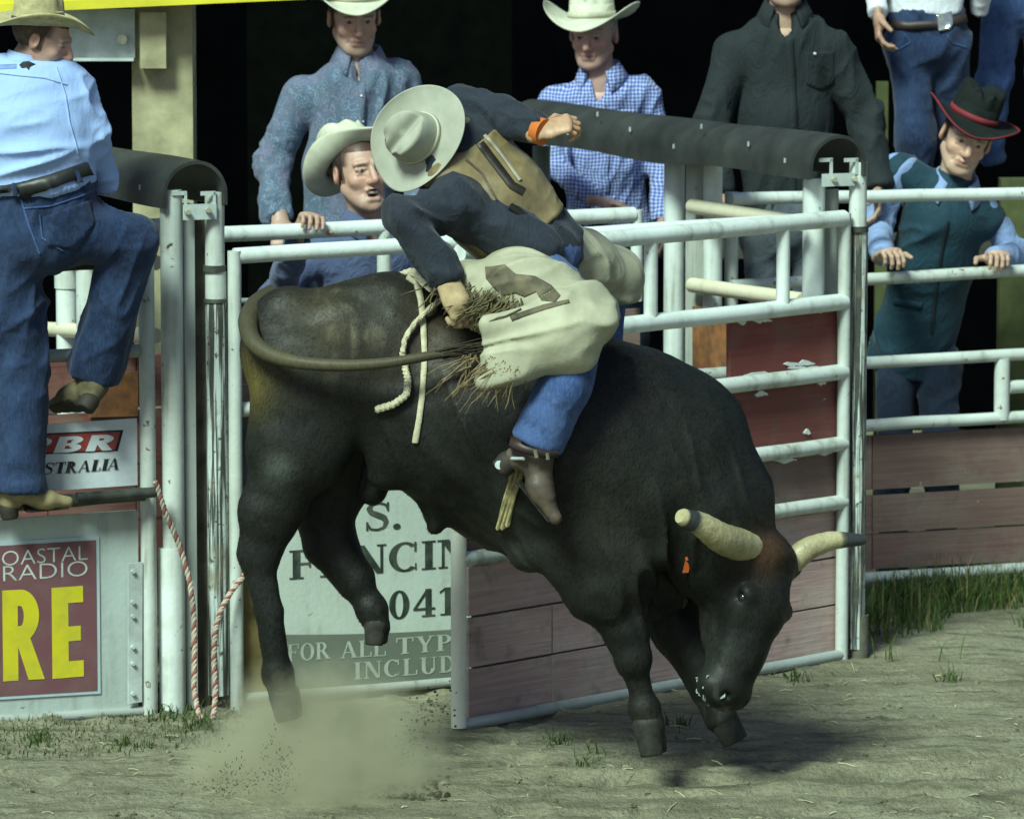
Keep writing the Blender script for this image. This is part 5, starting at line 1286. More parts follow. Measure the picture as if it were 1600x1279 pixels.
# --- man in light blue, climbing the left gate, seen from behind
Y = -.52
f1 = figure('man in light blue shirt and straw hat climbing the left gate, seen from behind', dict(
    pelvis=P(58, 292, Y), neck=P(38, 92, Y), shA=P(100, 128, Y+.02), shB=P(-42, 112, Y), elA=P(146, 212, Y+.03), wrA=P(166, 290, Y+.16), elB=P(-95, 215, Y+.1), wrB=P(-60, 290, Y+.3),
    hipA=P(102, 352, Y), hipB=P(14, 372, Y), knA=P(203, 376, Y+.06), anA=P(147, 588, Y+.16), knB=P(30, 565, Y+.05), anB=P(30, 768, Y+.02),
    head=P(66, 58, Y), face=(.90, -.10, -.36), hup=(.30, -.12, .95), cfront=(0, 1, 0)), BLUESHIRT, DENIM, tone=(.46, .30, .24), hair=(.07, .045, .025), W=1.12, waist=1.30,
    hem=False, collar_r=(.060, .074, .030), shirt_fold=(.024, 5, (1, 0, .25), 4.5), sc=1.1, legr=(.128, .096, .098), sleeve=(.062, .058, .046), h=.0085)
t = f1['t']
hat(t, P(60, 36, Y), (.06, -.02, .99), (.92, .2, -.25), STRAW, BANDD, bx=.205, by=.215, curl=.045, dip=.03, sc=1.0)
addband('belt', [(-30, 306), (30, 297), (80, 283), (138, 263)], 22, np.concatenate([f1['sV']]), f1['sF'], BELT, t, off=.010, thick=.006)
for x0, y0, x1, y1 in ((24, 286, 29, 314), (114, 260, 121, 286)): addband('belt_loop', [(x0, y0), (x1, y1)], 5, f1['sV'], f1['sF'], DENIM, f1['jeans'], off=.018, thick=.004)
for pth in ([(33, 312), (45, 352), (62, 396)], [(36, 326), (80, 322), (128, 306), (146, 296)], [(62, 335), (66, 372), (98, 392)]): addband('seam', pth, 2.6, f1['jV'], f1['jF'], DENIML, f1['jeans'], off=.002, thick=.002)
addpatch('back_pocket', [(66, 340), (140, 312), (148, 350), (118, 388), (74, 384)], f1['jV'], f1['jF'], DENIM, f1['jeans'], off=.005)
addband('yoke_seam', [(-20, 112), (30, 118), (70, 122), (104, 132)], 2.2, f1['sV'], f1['sF'], BLUESHIRT, f1['shirt'], off=.002, thick=.002)
addband('armhole_seam', [(88, 106), (102, 150), (108, 190), (122, 240)], 2.4, f1['sV'], f1['sF'], BLUESHIRT, f1['shirt'], off=.002, thick=.002)
addpatch('printed_emblem', [(30, 102), (36, 97), (40, 92), (44, 96), (56, 101), (47, 105), (45, 110), (41, 106), (34, 107)], f1['sV'], f1['sF'], INKBK, f1['shirt'], off=.002, step=1.2)
addband('printed_lettering', [(-10, 106), (26, 104)], 7, f1['sV'], f1['sF'], m_simple('pale_blue_print', (.20, .30, .58), .8), f1['shirt'], off=.0015, thick=.0008)
boot(t, P(148, 592, Y+.15), P(96, 628, Y+.22), (.35, .55, .75), SUEDE, 1.1, 'olive suede boot with its heel raised')
boot(t, P(28, 752, Y+.02), P(70, 780, Y+.05), (0, 0, 1), TAN, 1.05)

# --- man in the paisley shirt standing behind the chute
Y = 2.2
f2 = figure('young man in a blue paisley shirt and cream hat standing behind the chute', dict(
    pelvis=P(540, 405, Y), neck=P(561, 90, Y), shA=P(468, 150, Y), shB=P(630, 128, Y+.08), elA=P(424, 255, Y-.02), wrA=P(434, 340, Y-.18), elB=P(668, 255, Y+.05), wrB=P(640, 350, Y-.15),
    hipA=P(505, 450, Y), hipB=P(580, 450, Y), knA=P(500, 600, Y), anA=P(500, 745, Y), knB=P(585, 600, Y), anB=P(588, 745, Y),
    head=P(553, 25, Y-.02), face=(.20, -.95, -.20), hup=(.02, -.2, .98)), PAISLEY, DENIMD, tone=(.43, .29, .225), hair=(.06, .04, .025), W=1.05, waist=1.1, shirt_fold=(.022, 6, (.3, 0, 1), 3.5), sleeve=(.078, .070, .054), sc=1.33,
    hands=[hand_prims(P(438, 346, Y-.22), (.1, -.5, -.8), (0, .7, -.6), (1, 0, 0))])
hat(f2['t'], P(550, -1, Y-.02), (.02, -.10, .99), (.15, -.95, -.1), CREAMHAT, BANDM, bx=.160, by=.185, curl=.045, dip=.02, sc=1.33)
addband('placket', [(566, 130), (566, 180), (560, 250), (552, 330)], 11, f2['sV'], f2['sF'], PAISLEY, f2['shirt'], off=.003, thick=.003)
addpatch('chest_pocket', [(585, 165), (622, 160), (624, 205), (606, 214), (588, 208)], f2['sV'], f2['sF'], PAISLEY, f2['shirt'], off=.004)
for y in (150, 190, 232): 
    v, f = band([(564, y), (567, y)], 3.2, bvh(f2['sV'], f2['sF']), off=.007, thick=.003); part('button', newmesh('button', v, f, WHITESHIRT, True), f2['shirt'])

# --- yelling man leaning over the back rail
Y = 1.62; rl = cp(485, 352, .9)
f3 = figure('shouting man in a white hat and blue work shirt gripping the back rail', dict(
    pelvis=P(560, 600, Y+.15), neck=P(578, 342, Y), shA=P(478, 402, Y), shB=P(672, 400, Y+.05), elA=P(432, 470, Y-.1), wrA=P(468, 372, rl[1]+.02), elB=P(705, 480, Y-.05), wrB=P(660, 430, Y-.25),
    hipA=P(520, 640, Y+.15), hipB=P(600, 640, Y+.15), knA=P(515, 790, Y), anA=P(515, 930, Y+.1), knB=P(605, 790, Y), anB=P(610, 930, Y+.1),
    head=P(562, 268, Y-.03), face=(.42, -.87, .10), hup=(-.12, .12, .98)), BLUEGREY, DENIMD, tone=(.47, .31, .235), hair=(.03, .02, .014), W=1.08, waist=1.1, mouth=1.0, shirt_fold=(.020, 7, (.5, 0, 1), 3), sc=1.33, stubble=.25,
    hands=[hand_prims(P(472, 366, rl[1]+.05), (.35, -.55, .75), (.1, -.75, -.65), (1, .2, 0), (.75, .8, .5)), hand_prims(P(664, 426, Y-.28), (0, -.6, -.5), (0, .7, -.6), (-1, 0, 0))])
hat(f3['t'], P(551, 254, Y+.03), (-.36, .56, .74), (.50, -.60, .62), CREAMHAT, BANDM, bx=.160, by=.175, curl=.05, dip=-.005, sc=1.36)

# --- older man in blue check behind the roll
Y = 4.25
f5 = figure('older man in a blue check shirt and pale hat leaning behind the rubber roll', dict(
    pelvis=P(950, 355, Y+.1), neck=P(939, 116, Y), shA=P(862, 156, Y), shB=P(1010, 150, Y), elA=P(872, 262, Y-.12), wrA=P(930, 312, Y-.3), elB=P(1032, 262, Y), wrB=P(1034, 345, Y-.15),
    hipA=P(915, 400, Y+.1), hipB=P(985, 400, Y+.1), knA=P(915, 530, Y), anA=P(915, 660, Y), knB=P(985, 530, Y), anB=P(985, 660, Y),
    head=P(928, 52, Y-.02), face=(-.26, -.93, -.16), hup=(-.03, -.15, .98)), CHECK, DENIMD, tone=(.48, .31, .25), hair=(.33, .31, .28), W=1.06, waist=1.12, stubble=.05, shirt_fold=(.020, 7, (.4, 0, 1), 3), sc=1.33,
    hands=[hand_prims(P(936, 314, Y-.32), (.95, -.2, -.15), (0, -.1, -1), (0, -1, 0), (.3, .4, .3)), hand_prims(P(1034, 350, Y-.16), (0, -.1, -1), (-1, 0, 0), (0, -1, 0))])
hat(f5['t'], P(925, 28, Y), (-.03, -.02, .99), (-.22, -.95, -.05), STRAW if False else CREAMHAT, BANDM, bx=.200, by=.185, curl=.060, dip=.03, h=.085, sc=1.33)
addband('placket', [(942, 150), (946, 210), (948, 300)], 9, f5['sV'], f5['sF'], CHECK, f5['shirt'], off=.003, thick=.003)
addpatch('chest_pocket', [(962, 172), (992, 170), (993, 206), (978, 214), (963, 208)], f5['sV'], f5['sF'], CHECK, f5['shirt'], off=.004)

# --- man in the dark shirt
Y = 3.2
f6 = figure('man in a dark grey green shirt standing behind the right roll, head out of frame', dict(
    pelvis=P(1228, 322, Y), neck=P(1227, 17, Y), shA=P(1146, 80, Y), shB=P(1298, 76, Y), elA=P(1112, 190, Y-.05), wrA=P(1124, 300, Y-.15), elB=P(1352, 190, Y), wrB=P(1372, 292, Y-.12),
    hipA=P(1190, 360, Y), hipB=P(1265, 360, Y), knA=P(1200, 500, Y), anA=P(1205, 640, Y), knB=P(1275, 500, Y), anB=P(1280, 640, Y),
    head=P(1228, -48, Y-.03), face=(-.05, -.97, -.12), hup=(0, -.12, .99)), DARKSHIRT, GREYJ, tone=(.42, .29, .21), hair=(.04, .03, .02), W=1.1, waist=1.12, sc=1.33, stubble=.2, shirt_fold=(.019, 5.5, (.35, 0, 1), 4), sleeve=(.076, .068, .055),
    hands=[hand_prims(P(1124, 304, Y-.16), (0, -.3, -1), (1, 0, 0), (0, -1, 0)), hand_prims(P(1372, 296, Y-.13), (0, -.3, -1), (-1, 0, 0), (0, -1, 0))])
addband('placket', [(1232, 50), (1236, 110), (1240, 200), (1238, 300)], 12, f6['sV'], f6['sF'], DARKSHIRT, f6['shirt'], off=.003, thick=.004)
addpatch('chest_pocket', [(1258, 82), (1302, 80), (1304, 130), (1282, 142), (1260, 132)], f6['sV'], f6['sF'], DARKSHIRT, f6['shirt'], off=.005)
v, f = band([(1270, 84), (1274, 84)], 4, bvh(f6['sV'], f6['sF']), off=.008, thick=.003); part('button', newmesh('button', v, f, WHITESHIRT, True), f6['shirt'])

# --- two men standing higher up at the right edge
Y = 4.4
f7 = figure('man in blue jeans, big belt buckle and white shirt standing high at upper right', dict(
    pelvis=P(1447, 22, Y), neck=P(1450, -150, Y), shA=P(1385, -130, Y), shB=P(1515, -130, Y), elA=P(1365, -40, Y), wrA=P(1372, 20, Y-.2), elB=P(1535, -40, Y), wrB=P(1530, 20, Y+.1),
    hipA=P(1420, 72, Y), hipB=P(1480, 70, Y), knA=P(1430, 205, Y-.05), anA=P(1436, 335, Y), knB=P(1492, 200, Y+.1), anB=P(1500, 335, Y+.1),
    head=P(1452, -215, Y), face=(0, -1, -.1), hup=(0, 0, 1)), WHITESHIRT, DENIM, W=1.0, waist=1.05, legr=(.10, .082, .078), shirt_fold=(.014, 7, (1, 0, .3), 3), hem=False,
    hands=[hand_prims(P(1372, 24, Y-.2), (0, -.2, -1), (1, 0, 0), (0, -1, 0))], h=.011)
addband('belt', [(1382, 36), (1420, 41), (1470, 38), (1512, 28)], 13, f7['jV'], f7['jF'], m_simple('brown_belt', (.03, .02, .017), .5), f7['t'], off=.008, thick=.005)
addpatch('buckle', [(1462, 24), (1484, 18), (1488, 40), (1484, 48), (1466, 50)], f7['jV'], f7['jF'], SILVER, f7['t'], off=.02, step=2)
addband('pocket_seam', [(1412, 52), (1424, 66), (1392, 84)], 1.6, f7['jV'], f7['jF'], DENIML, f7['jeans'], off=.002, thick=.002)
addband('pocket_seam', [(1480, 54), (1488, 68), (1510, 74)], 1.6, f7['jV'], f7['jF'], DENIML, f7['jeans'], off=.002, thick=.002)
Y = 4.9
f8 = figure('man at the far upper right edge, only a blue jeans leg in view', dict(
    pelvis=P(1590, -40, Y), neck=P(1600, -200, Y), shA=P(1540, -180, Y), shB=P(1660, -180, Y), hipA=P(1566, 5, Y), hipB=P(1625, 5, Y), knA=P(1552, 130, Y-.05), anA=P(1545, 250, Y+.05), knB=P(1632, 130, Y), anB=P(1632, 250, Y),
    head=P(1602, -262, Y), face=(0, -1, 0), hup=(0, 0, 1)), DARKSHIRT, DENIML, legr=(.10, .078, .07), h=.013)
t = thing('stand_bench', 'dark plank bench high at the back on the right', 'bench', base(P(1500, 340, 4.7)))
zb = P(1470, 340, 4.4)[2] - .12
part('plank', MB().box(np.array([1.9, 4.6, zb-.03]), (1.2, 0, 0), (0, .45, 0), (0, 0, .025)).mesh('plank', PLANK), t)
for x in (.85, 2.9): part('leg', MB().box(np.array([x, 4.6, (zb-.056)/2]), (.04, 0, 0), (0, .04, 0), (0, 0, (zb-.058)/2)).mesh('leg', PLANK), t)
for f_ in (f7, f8):
    pass

# --- man in the black hat leaning on the arena fence
Y = 3.15; fr_ = cp(1450, 440, 1.3)[1]
ra = cp(1382, 436, 1.3); rb = cp(1556, 428, 1.3)
f9 = figure('man in a red trimmed black hat and teal vest leaning on the right fence', dict(
    pelvis=P(1432, 520, Y+.2), neck=P(1492, 288, Y), shA=P(1408, 262, Y), shB=P(1548, 335, Y+.05), elA=P(1372, 352, Y+.02), wrA=P(1378, 398, ra[1]+.06), elB=P(1590, 400, Y+.08), wrB=P(1552, 402, rb[1]+.07),
    hipA=P(1400, 560, Y+.2), hipB=P(1465, 560, Y+.2), knA=P(1395, 740, Y+.1), anA=P(1395, 900, Y+.2), knB=P(1470, 740, Y+.1), anB=P(1472, 900, Y+.2),
    head=P(1510, 214, Y-.06), face=(.04, -.93, -.20), hup=(.34, -.15, .92)), PALESHIRT, DENIMD, tone=(.49, .34, .25), hair=(.02, .015, .012), W=.92, waist=.80, stubble=.05, shirt_fold=(.012, 7, (.4, 0, 1), 3), sc=1.36,
    hands=[hand_prims(P(1378, 400, ra[1]+.045), (.25, -.75, .25), (.15, -.25, -.95), (1, 0, .2), (.7, .85, .6), thumb=(.3, 1.0, .1)), hand_prims(P(1553, 404, rb[1]+.05), (.1, -.75, .25), (-.1, -.25, -.95), (-1, 0, .2), (.7, .85, .6), thumb=(.4, .8, .3))])
J = dict(pel=P(1432, 520, Y+.2), nk=P(1486, 300, Y), shA=P(1408, 258, Y), shB=P(1545, 332, Y+.05)); sp = nrm(J['nk']-J['pel']); mid = J['pel']*.5+J['nk']*.5
vp = [ec(J['pel']-sp*.18, mid, (.195, .150), (.175, .140), lat=(1, 0, 0), k=.04, flata=True), ec(mid, J['nk']-sp*.12, (.175, .140), (.190, .145), lat=J['shB']-J['shA'], k=.06), ec(J['shA']-sp*.03, J['shB']-sp*.03, .082, .082, k=.06),
      ec(J['nk']-sp*.12, J['nk']+sp*.03, (.15, .12), (.088, .085), lat=(1, 0, 0), k=.05), ec(J['nk']+np.array([.02, -.22, .10]), J['nk']+np.array([-.01, -.20, -.17]), (.058, .085), (.010, .085), lat=(1, 0, 0), k=.012, op='s')]
vo, vV, vF = cloth('vest', vp, .0095, TEAL, f9['t'], .020, 6, (1, 0, .5), 3.5)
addband('zip', [(1480, 345), (1472, 390), (1462, 450), (1455, 520)], 5, vV, vF, m_simple('vest_zip', (.012, .02, .03), .5), vo, off=.003, thick=.003)
addband('vest_pocket', [(1398, 470), (1440, 478)], 10, vV, vF, TEAL, vo, off=.004, thick=.004)
hat(f9['t'], P(1520, 184, Y-.05), (.36, -.12, .92), (.05, -.93, -.1), BLACKHAT, REDTRIM, bx=.168, by=.172, curl=.022, dip=.03, h=.108, trim=REDTRIM, sc=1.36)
# ------------------------------------------------------------------ the rider
rt = thing('person', 'bull rider in cream chaps, brown vest and grey hat folded back over the bull', 'person', tuple(B(800, 800, -.2)))
CHAPS = m_simple('cream_chap_leather', (.36, .355, .25), .62, .3, .16, 6, .35, 60); CHAPB = m_simple('brown_overlay_and_fold_shade', (.115, .10, .06), .7, .3, .4, 16, .4, 60)
VESTL = m_simple('brown_vest_leather', (.20, .155, .075), .33, .5, .3, 9, .25, 50); GLOVE = m_simple('tan_glove', (.40, .30, .17), .75, .2, .2, 20, .3, 90); CUFF = m_simple('orange_wrist_tape', (.52, .14, .025), .7, .3, .1)
FRINGE = m_simple('olive_fringe', (.105, .09, .042), .8, .2, .35, 30)
rhead = B(668, 232, -.02)
tor = [ec(B(838, 392, -.02), B(776, 322, -.03), (.165, .135), (.165, .130), lat=(.1, .35, .93), k=.05), ec(B(776, 322, -.03), B(722, 252, -.02), (.165, .130), (.175, .125), lat=(.1, .35, .93), k=.06),
       ec(B(722, 180, .08), B(706, 300, -.16), .066, .068, k=.07), ec(B(722, 252, -.02), B(690, 235, -.02), (.10, .09), (.065, .06), lat=(.1, .35, .93), k=.05),
       ec(B(724, 330, -.14), B(838, 388, -.16), .075, .080, k=.06)]
arm = [ec(B(720, 176, .08), B(782, 178, .02), .068, .060, k=.05), ec(B(782, 178, .02), B(842, 204, -.10), .058, .046, k=.03, flatb=True),
       ec(B(712, 318, -.20), B(634, 338, -.32), .078, .062, k=.05), ec(B(634, 338, -.32), B(700, 440, -.36), .066, .050, k=.03, flatb=True)]
def rex(V): return .024*(ridged(V*10, (.6, 0, -.5), 3)**1.5 - .35) + .008*(ridged(V*21+2, (.5, 0, -.6), 2.5)**2-.3)
so, rsV, rsF = cloth('shirt', tor + arm, .008, NAVY, rt, .012, 7, (1, 0, -.4), 3, extra=rex)
vst = [ec(B(822, 372, -.02), B(776, 318, -.03), (.185, .155), (.190, .152), lat=(.1, .35, .93), k=.05, flata=True), ec(B(776, 318, -.03), B(718, 246, -.02), (.190, .152), (.190, .140), lat=(.1, .35, .93), k=.06, flatb=True),
       ec(B(718, 196, .05), B(702, 282, -.12), .088, .088, k=.05),
       el(B(700, 322, -.22), (.105, .12, .095), k=.015, op='s'), el(B(740, 350, -.26), (.15, .12, .085), k=.015, op='s'), el(B(728, 158, .10), (.085, .2, .075), k=.015, op='s')]
vo, rvV, rvF = cloth('vest', vst, .008, VESTL, rt, .007, 8, (.6, 0, .7), 3)
addband('vest_edge', [(742, 214), (768, 248), (800, 290), (818, 300)], 13, rvV, rvF, m_simple('dark_vest_lacing', (.02, .016, .012), .5), vo, off=.001, thick=.002)
addband('vest_edge', [(752, 206), (780, 238), (812, 282)], 5, rvV, rvF, m_simple('pale_vest_edge', (.30, .27, .2), .5), vo, off=.004, thick=.004)
addband('vest_seam', [(728, 250), (752, 270), (776, 312)], 3, rvV, rvF, LEATHER, vo, off=.002, thick=.003)
hp, fr = head_prims(rhead, (-.62, .10, -.62), (-.45, -.80, .30), 1.0)
hp += [ec(rhead, B(704, 240, -.02), .056, .062, k=.03)]
free = hand_prims(B(846, 206, -.11), (.90, -.12, .32), (.1, .5, -.6), (.1, -.3, .9), (.75, .9, .6), 1.0, 1.2)
grip = hand_prims(B(704, 452, -.38), (.42, -.2, -.85), (-.4, .75, -.35), (.85, .2, .4), (.6, 1.0, .7), 1.0, 1.15)
inner = [ec(B(838, 392, 0), B(722, 252, 0), .11, .11, k=.05), ec(B(720, 176, .08), B(842, 204, -.10), .04, .034, k=.03), ec(B(712, 318, -.20), B(634, 338, -.32), .045, .04, k=.03), ec(B(634, 338, -.32), B(694, 432, -.36), .04, .032, k=.03),
         ec(B(850, 410, -.1), B(915, 498, -.40), .07, .05, k=.05), ec(B(915, 498, -.40), B(828, 690, -.44), .045, .034, k=.03), ec(B(850, 400, .1), B(962, 440, .33), .07, .05, k=.05)]
body(rt, hp, [free, grip], inner, (.46, .29, .17), (.05, .035, .02), .1, 0, fr); hairpiece(rt, fr, (.05, .035, .02))
hat(rt, B(654, 217, -.10), (-.50, -.82, .22), (-.62, .25, -.70), TAUPE, BANDM, bx=.190, by=.208, curl=.035, dip=.012, h=.120, crease=.05)
collar(so, B(700, 240, -.03), nrm(rhead - B(704, 240, -.02)), (-.6, .1, -.8), NAVY)
part('wrist_tape', MB().tube([B(838, 203, -.095), B(850, 207, -.115)], .050, 16, True, 1.0).mesh('wrist_tape', CUFF, True), rt)
V_, F_ = sdf([ec(B(700, 442, -.37), B(714, 472, -.39), .043, .050, k=.01, flata=True)] + [ec(q['a'], q['b'], tuple(x+.004 for x in q['ra']), tuple(x+.004 for x in q['rb']), lat=q['lat'], k=q['k']) if q['t'] == 'ec' else q for q in grip], .0045, 1)
part('glove', newmesh('glove', V_, F_, GLOVE, True), rt)
# jeans and chaps
jn = [ec(B(838, 402, -.02), B(822, 372, -.02), (.165, .14), (.16, .135), lat=(.1, .35, .93), k=.05), ec(B(838, 420, -.12), B(916, 500, -.42), .105, .085, k=.05), ec(B(916, 505, -.42), B(880, 606, -.47), .086, .082, k=.05), ec(B(880, 606, -.47), B(838, 692, -.46), .082, .090, k=.03, flatb=True),
      ec(B(838, 405, .10), B(948, 436, .33), .085, .062, k=.05), ec(B(950, 438, .34), B(942, 570, .38), .064, .066, k=.04)]
def jex(V): return .016*np.exp(-(np.linalg.norm(V-B(828, 680, -.46), axis=1)/.13)**2)*(ridged(V*14, (1, .2, .2), 3)-.4) + .010*(ridged(V*9, (-.4, 0, .9), 4)-.45)
jo, rjV, rjF = cloth('jeans', jn, .008, DENIML, rt, .007, 7, (0, 0, 1), 2, extra=jex)
cn = [ec(B(806, 432, -.22), B(908, 494, -.44), (.112, .106), (.096, .092), lat=(0, 1, 0), k=.05), ec(B(735, 448, -.26), B(830, 455, -.34), (.075, .085), (.09, .10), lat=(0, 1, 0), k=.06),
      ec(B(915, 498, -.45), B(880, 535, -.50), (.095, .085), (.075, .090), lat=(0, 1, 0), k=.05), ec(B(895, 520, -.50), B(775, 572, -.56), (.060, .100), (.030, .062), lat=(0, 1, 0), k=.05),
      ec(B(870, 500, -.52), B(760, 512, -.56), (.050, .070), (.026, .040), lat=(0, 1, 0), k=.05), ec(B(800, 560, -.55), B(752, 588, -.56), (.030, .045), (.016, .022), lat=(0, 1, 0), k=.04)]
def cex(V): return .038*(ridged(V*np.array([5, 5, 9.])+1, (.93, 0, .33), 4)**1.5-.3) + .014*(ridged(V*15, (.95, 0, .3), 5)**1.5-.35)
co_, cV, cF = cloth('chaps', cn, .008, CHAPS, rt, .008, 6, (1, 0, .3), 3, extra=cex, label='near chap leg with brown overlay and fringe')
cf = [ec(B(846, 382, .06), B(905, 416, .24), (.125, .125), (.115, .115), lat=(0, 1, 0), k=.06), ec(B(905, 416, .24), B(962, 432, .36), (.115, .115), (.098, .092), lat=(0, 1, 0), k=.05), ec(B(962, 432, .36), B(958, 462, .37), (.098, .088), (.10, .09), lat=(0, 1, 0), k=.04, flatb=True)]
c2, c2V, c2F = cloth('chaps', cf, .009, CHAPS, rt, .010, 7, (1, 0, -.5), 3, extra=lambda V: .012*(ridged(V*9, (1, 0, -.6), 4)-.4), label='far chap leg')
for poly in ([(758, 418), (790, 414), (806, 428), (838, 432), (862, 446), (876, 462), (868, 472), (846, 470), (838, 456), (820, 464), (806, 458), (786, 462), (770, 448), (760, 436)],
             [(796, 494), (820, 486), (850, 476), (888, 468), (890, 473), (852, 484), (822, 494), (800, 502)]):  # second outline: shade of a chap fold painted as a thin brown strip
    addpatch('overlay', poly, cV, cF, CHAPB, co_, off=.003, step=2.0)
CT = bvh(cV, cF)
def strand(p0, p1, r0, sag=.02, wig=.012):
    q = [p0 + (p1-p0)*t + np.array([RNG.normal(0, wig)*t*.7, RNG.normal(0, wig)*t*.5 - .012*math.sin(t*3), -sag*math.sin(math.pi*t) + RNG.normal(0, wig*.5)*t]) for t in np.linspace(0, 1, 6)]
    return q, [r0, r0, r0*.95, r0*.9, r0*.8, r0*.4]
m = MB()
for i in range(95):                                             # fringe along the overlay's lower edge
    s = RNG.random(); px = 690 + 120*s + RNG.normal(0, 5); py = 432 + 44*s + RNG.normal(0, 7); d_ = ray(px, py); h_ = CT.ray_cast(Vector(CAM), Vector(d_/np.linalg.norm(d_)))
    p0 = np.array(h_[0]) if h_[0] is not None else B(px, py, -.36)
    p0 = p0 + np.array([0, -.012, 0]); p1 = p0 + np.array([RNG.normal(-.05, .05), -.02, -RNG.uniform(.03, .11)])
    q, r = strand(p0, p1, RNG.uniform(.002, .004), .005, .008); m.tube(q, r, 4, False)
part('fringe', m.mesh('fringe', FRINGE), co_)['kind'] = 'stuff'
m = MB()
for i in range(64):                                             # long fringe hanging from the back edge of the flap
    px = RNG.uniform(724, 812); py = 560 + 22*(px-724)/90 + RNG.normal(0, 6); d_ = ray(px, py); h_ = CT.ray_cast(Vector(CAM), Vector(d_/np.linalg.norm(d_)))
    p0 = np.array(h_[0]) if h_[0] is not None else B(px, py, -.54)
    p1 = p0 + np.array([RNG.normal(-.05, .06), .06, -RNG.uniform(.05, .16)]); q, r = strand(p0, p1, RNG.uniform(.0018, .0036), -.008, .006); m.tube(q, r, 4, False)
part('fringe', m.mesh('fringe', m_simple('pale_brown_fringe', (.22, .17, .09), .8, .2, .3, 30)), co_)['kind'] = 'stuff'
# boot, spur strap
boot(rt, B(846, 706, -.46), B(904, 782, -.50), np.array([.80, -.10, .60]), LEATHER, 1.18, shaft=B(850, 640, -.46)-B(840, 706, -.46))
bo = [ec(B(800, 702, -.46), B(800.5, 703, -.46), .05, .05)]
V_, F_ = sdf([ec(B(836, 686, -.46), B(834, 724, -.455), .098, .084, k=0, flata=True, flatb=True), ec(B(836, 660, -.46), B(836, 690, -.46), .03, .03, k=0)], .007, 1)
addband('spur_strap', [(796, 690), (822, 702), (848, 708), (868, 708)], 11, V_, F_, m_simple('dark_spur_strap', (.035, .020, .016), .5), rt, off=.008, thick=.006)
addband('strap_buckle', [(836, 700), (838, 712)], 5, V_, F_, SILVER, rt, off=.016, thick=.004); addband('strap_buckle', [(852, 704), (853, 715)], 4, V_, F_, SILVER, rt, off=.016, thick=.004)
sp0 = B(794, 716, -.46); part('spur', MB().tube([B(818, 716, -.54), sp0, B(780, 726, -.46)], [.006, .007, .005], 8).tube([B(780, 726, -.475), B(780, 726, -.445)], .016, 9).mesh('spur', STEEL, True), rt)
# belt glint
addband('belt', [(796, 322), (818, 338), (842, 356)], 10, rvV, rvF, BELT, rt, off=.012, thick=.006)

# ------------------------------------------------------------------ ropes on the bull
ROPE = m_simple('cream_cotton_rope', (.50, .47, .32), .8, .2, .2, 30, .5, 120); STRAWROPE = m_simple('plaited_straw_rope', (.33, .29, .14), .85, .2, .3, 30, .6, 90)
def onbull(px, py, off=.012):
    d_ = ray(px, py); h_ = BT.ray_cast(Vector(CAM), Vector(d_/np.linalg.norm(d_)))
    if h_[0] is None: return None
    return np.array(h_[0]) + np.array(h_[1])*off
def spl(P_, n=40, it=4):
    P_ = [p for p in P_ if p is not None]; tt = np.linspace(0, len(P_)-1, n); Q = np.array([[np.interp(x, range(len(P_)), [p[j] for p in P_]) for j in range(3)] for x in tt])
    for _ in range(it): Q[1:-1] = .5*Q[1:-1] + .25*(Q[:-2]+Q[2:])
    return Q
def twist(Q, r, n=3, turns=14, mats=None):
    """a laid rope: strands wound round a path"""
    out = []
    T = np.gradient(Q, axis=0); T /= np.linalg.norm(T, axis=1)[:, None]; u = np.cross(T, [0.3, 1, .2]); u /= np.linalg.norm(u, axis=1)[:, None]; v = np.cross(T, u)
    for k in range(n):
        a = 2*math.pi*(k/n + turns*np.linspace(0, 1, len(Q)))
        out.append(Q + r*.55*(np.cos(a)[:, None]*u + np.sin(a)[:, None]*v))
    return out
ft = thing('flank_rope', 'cream flank strap tied round the bull behind the rider with a loose hanging end', 'rope', tuple(B(650, 600, -.4)))
V_, F_ = [], []
v, f = band([(636, 433), (650, 442), (657, 470), (660, 500), (664, 560), (660, 620), (650, 690)], 9, BT, off=.006, thick=.005, n=50); part('strap', newmesh('strap', v, f, ROPE, True), ft)
Q = spl([B(650, 434, -.1), B(672, 452, -.30), onbull(690, 470, .03), onbull(668, 486, .035), onbull(646, 508, .03), onbull(632, 530, .03), onbull(629, 552, .03)], 60)
m = MB()
for s in twist(Q, .009, 3, 16): m.tube(s, .0065, 7)
part('rope_end', m.mesh('rope_end', ROPE, True), ft)
Q = spl([onbull(629, 552, .02), onbull(634, 575, .03), onbull(642, 598, .04), onbull(638, 620, .04), onbull(620, 632, .03), onbull(592, 638, .02)], 60)
m = MB()
for s in twist(Q, .011, 3, 14): m.tube(s, np.linspace(.0075, .0095, len(s)), 7)
part('rope_end', m.mesh('rope_end', ROPE, True), ft)
Q = spl([B(628, 430, -.03), B(645, 424, -.08), B(662, 436, -.18), B(676, 446, -.26)], 30); m = MB()
for s in twist(Q, .013, 3, 6): m.tube(s, .010, 7)
part('knot', m.mesh('knot', ROPE, True), ft)
bt_ = thing('bull_rope', 'plaited straw bull rope held in the gloved hand and hanging below the boot', 'rope', tuple(B(790, 830, -.4)))
paths = [[(860, 600), (838, 660), (806, 725), (794, 770), (780, 822)], [(866, 600), (846, 660), (814, 725), (800, 770), (787, 822)], [(872, 600), (852, 660), (821, 725), (806, 768), (795, 818)]]
for pth in paths:
    pts = [onbull(x, y, .014) for x, y in pth]; Q = spl(pts, 70); m = MB()
    for s in twist(Q, .009, 3, 24): m.tube(s, .0062, 6)
    part('plait', m.mesh('plait', STRAWROPE, True), bt_)
pts = [onbull(x, y, .03) for x, y in ((700, 470), (716, 492), (732, 512), (752, 522))]; Q = spl(pts, 30); m = MB()
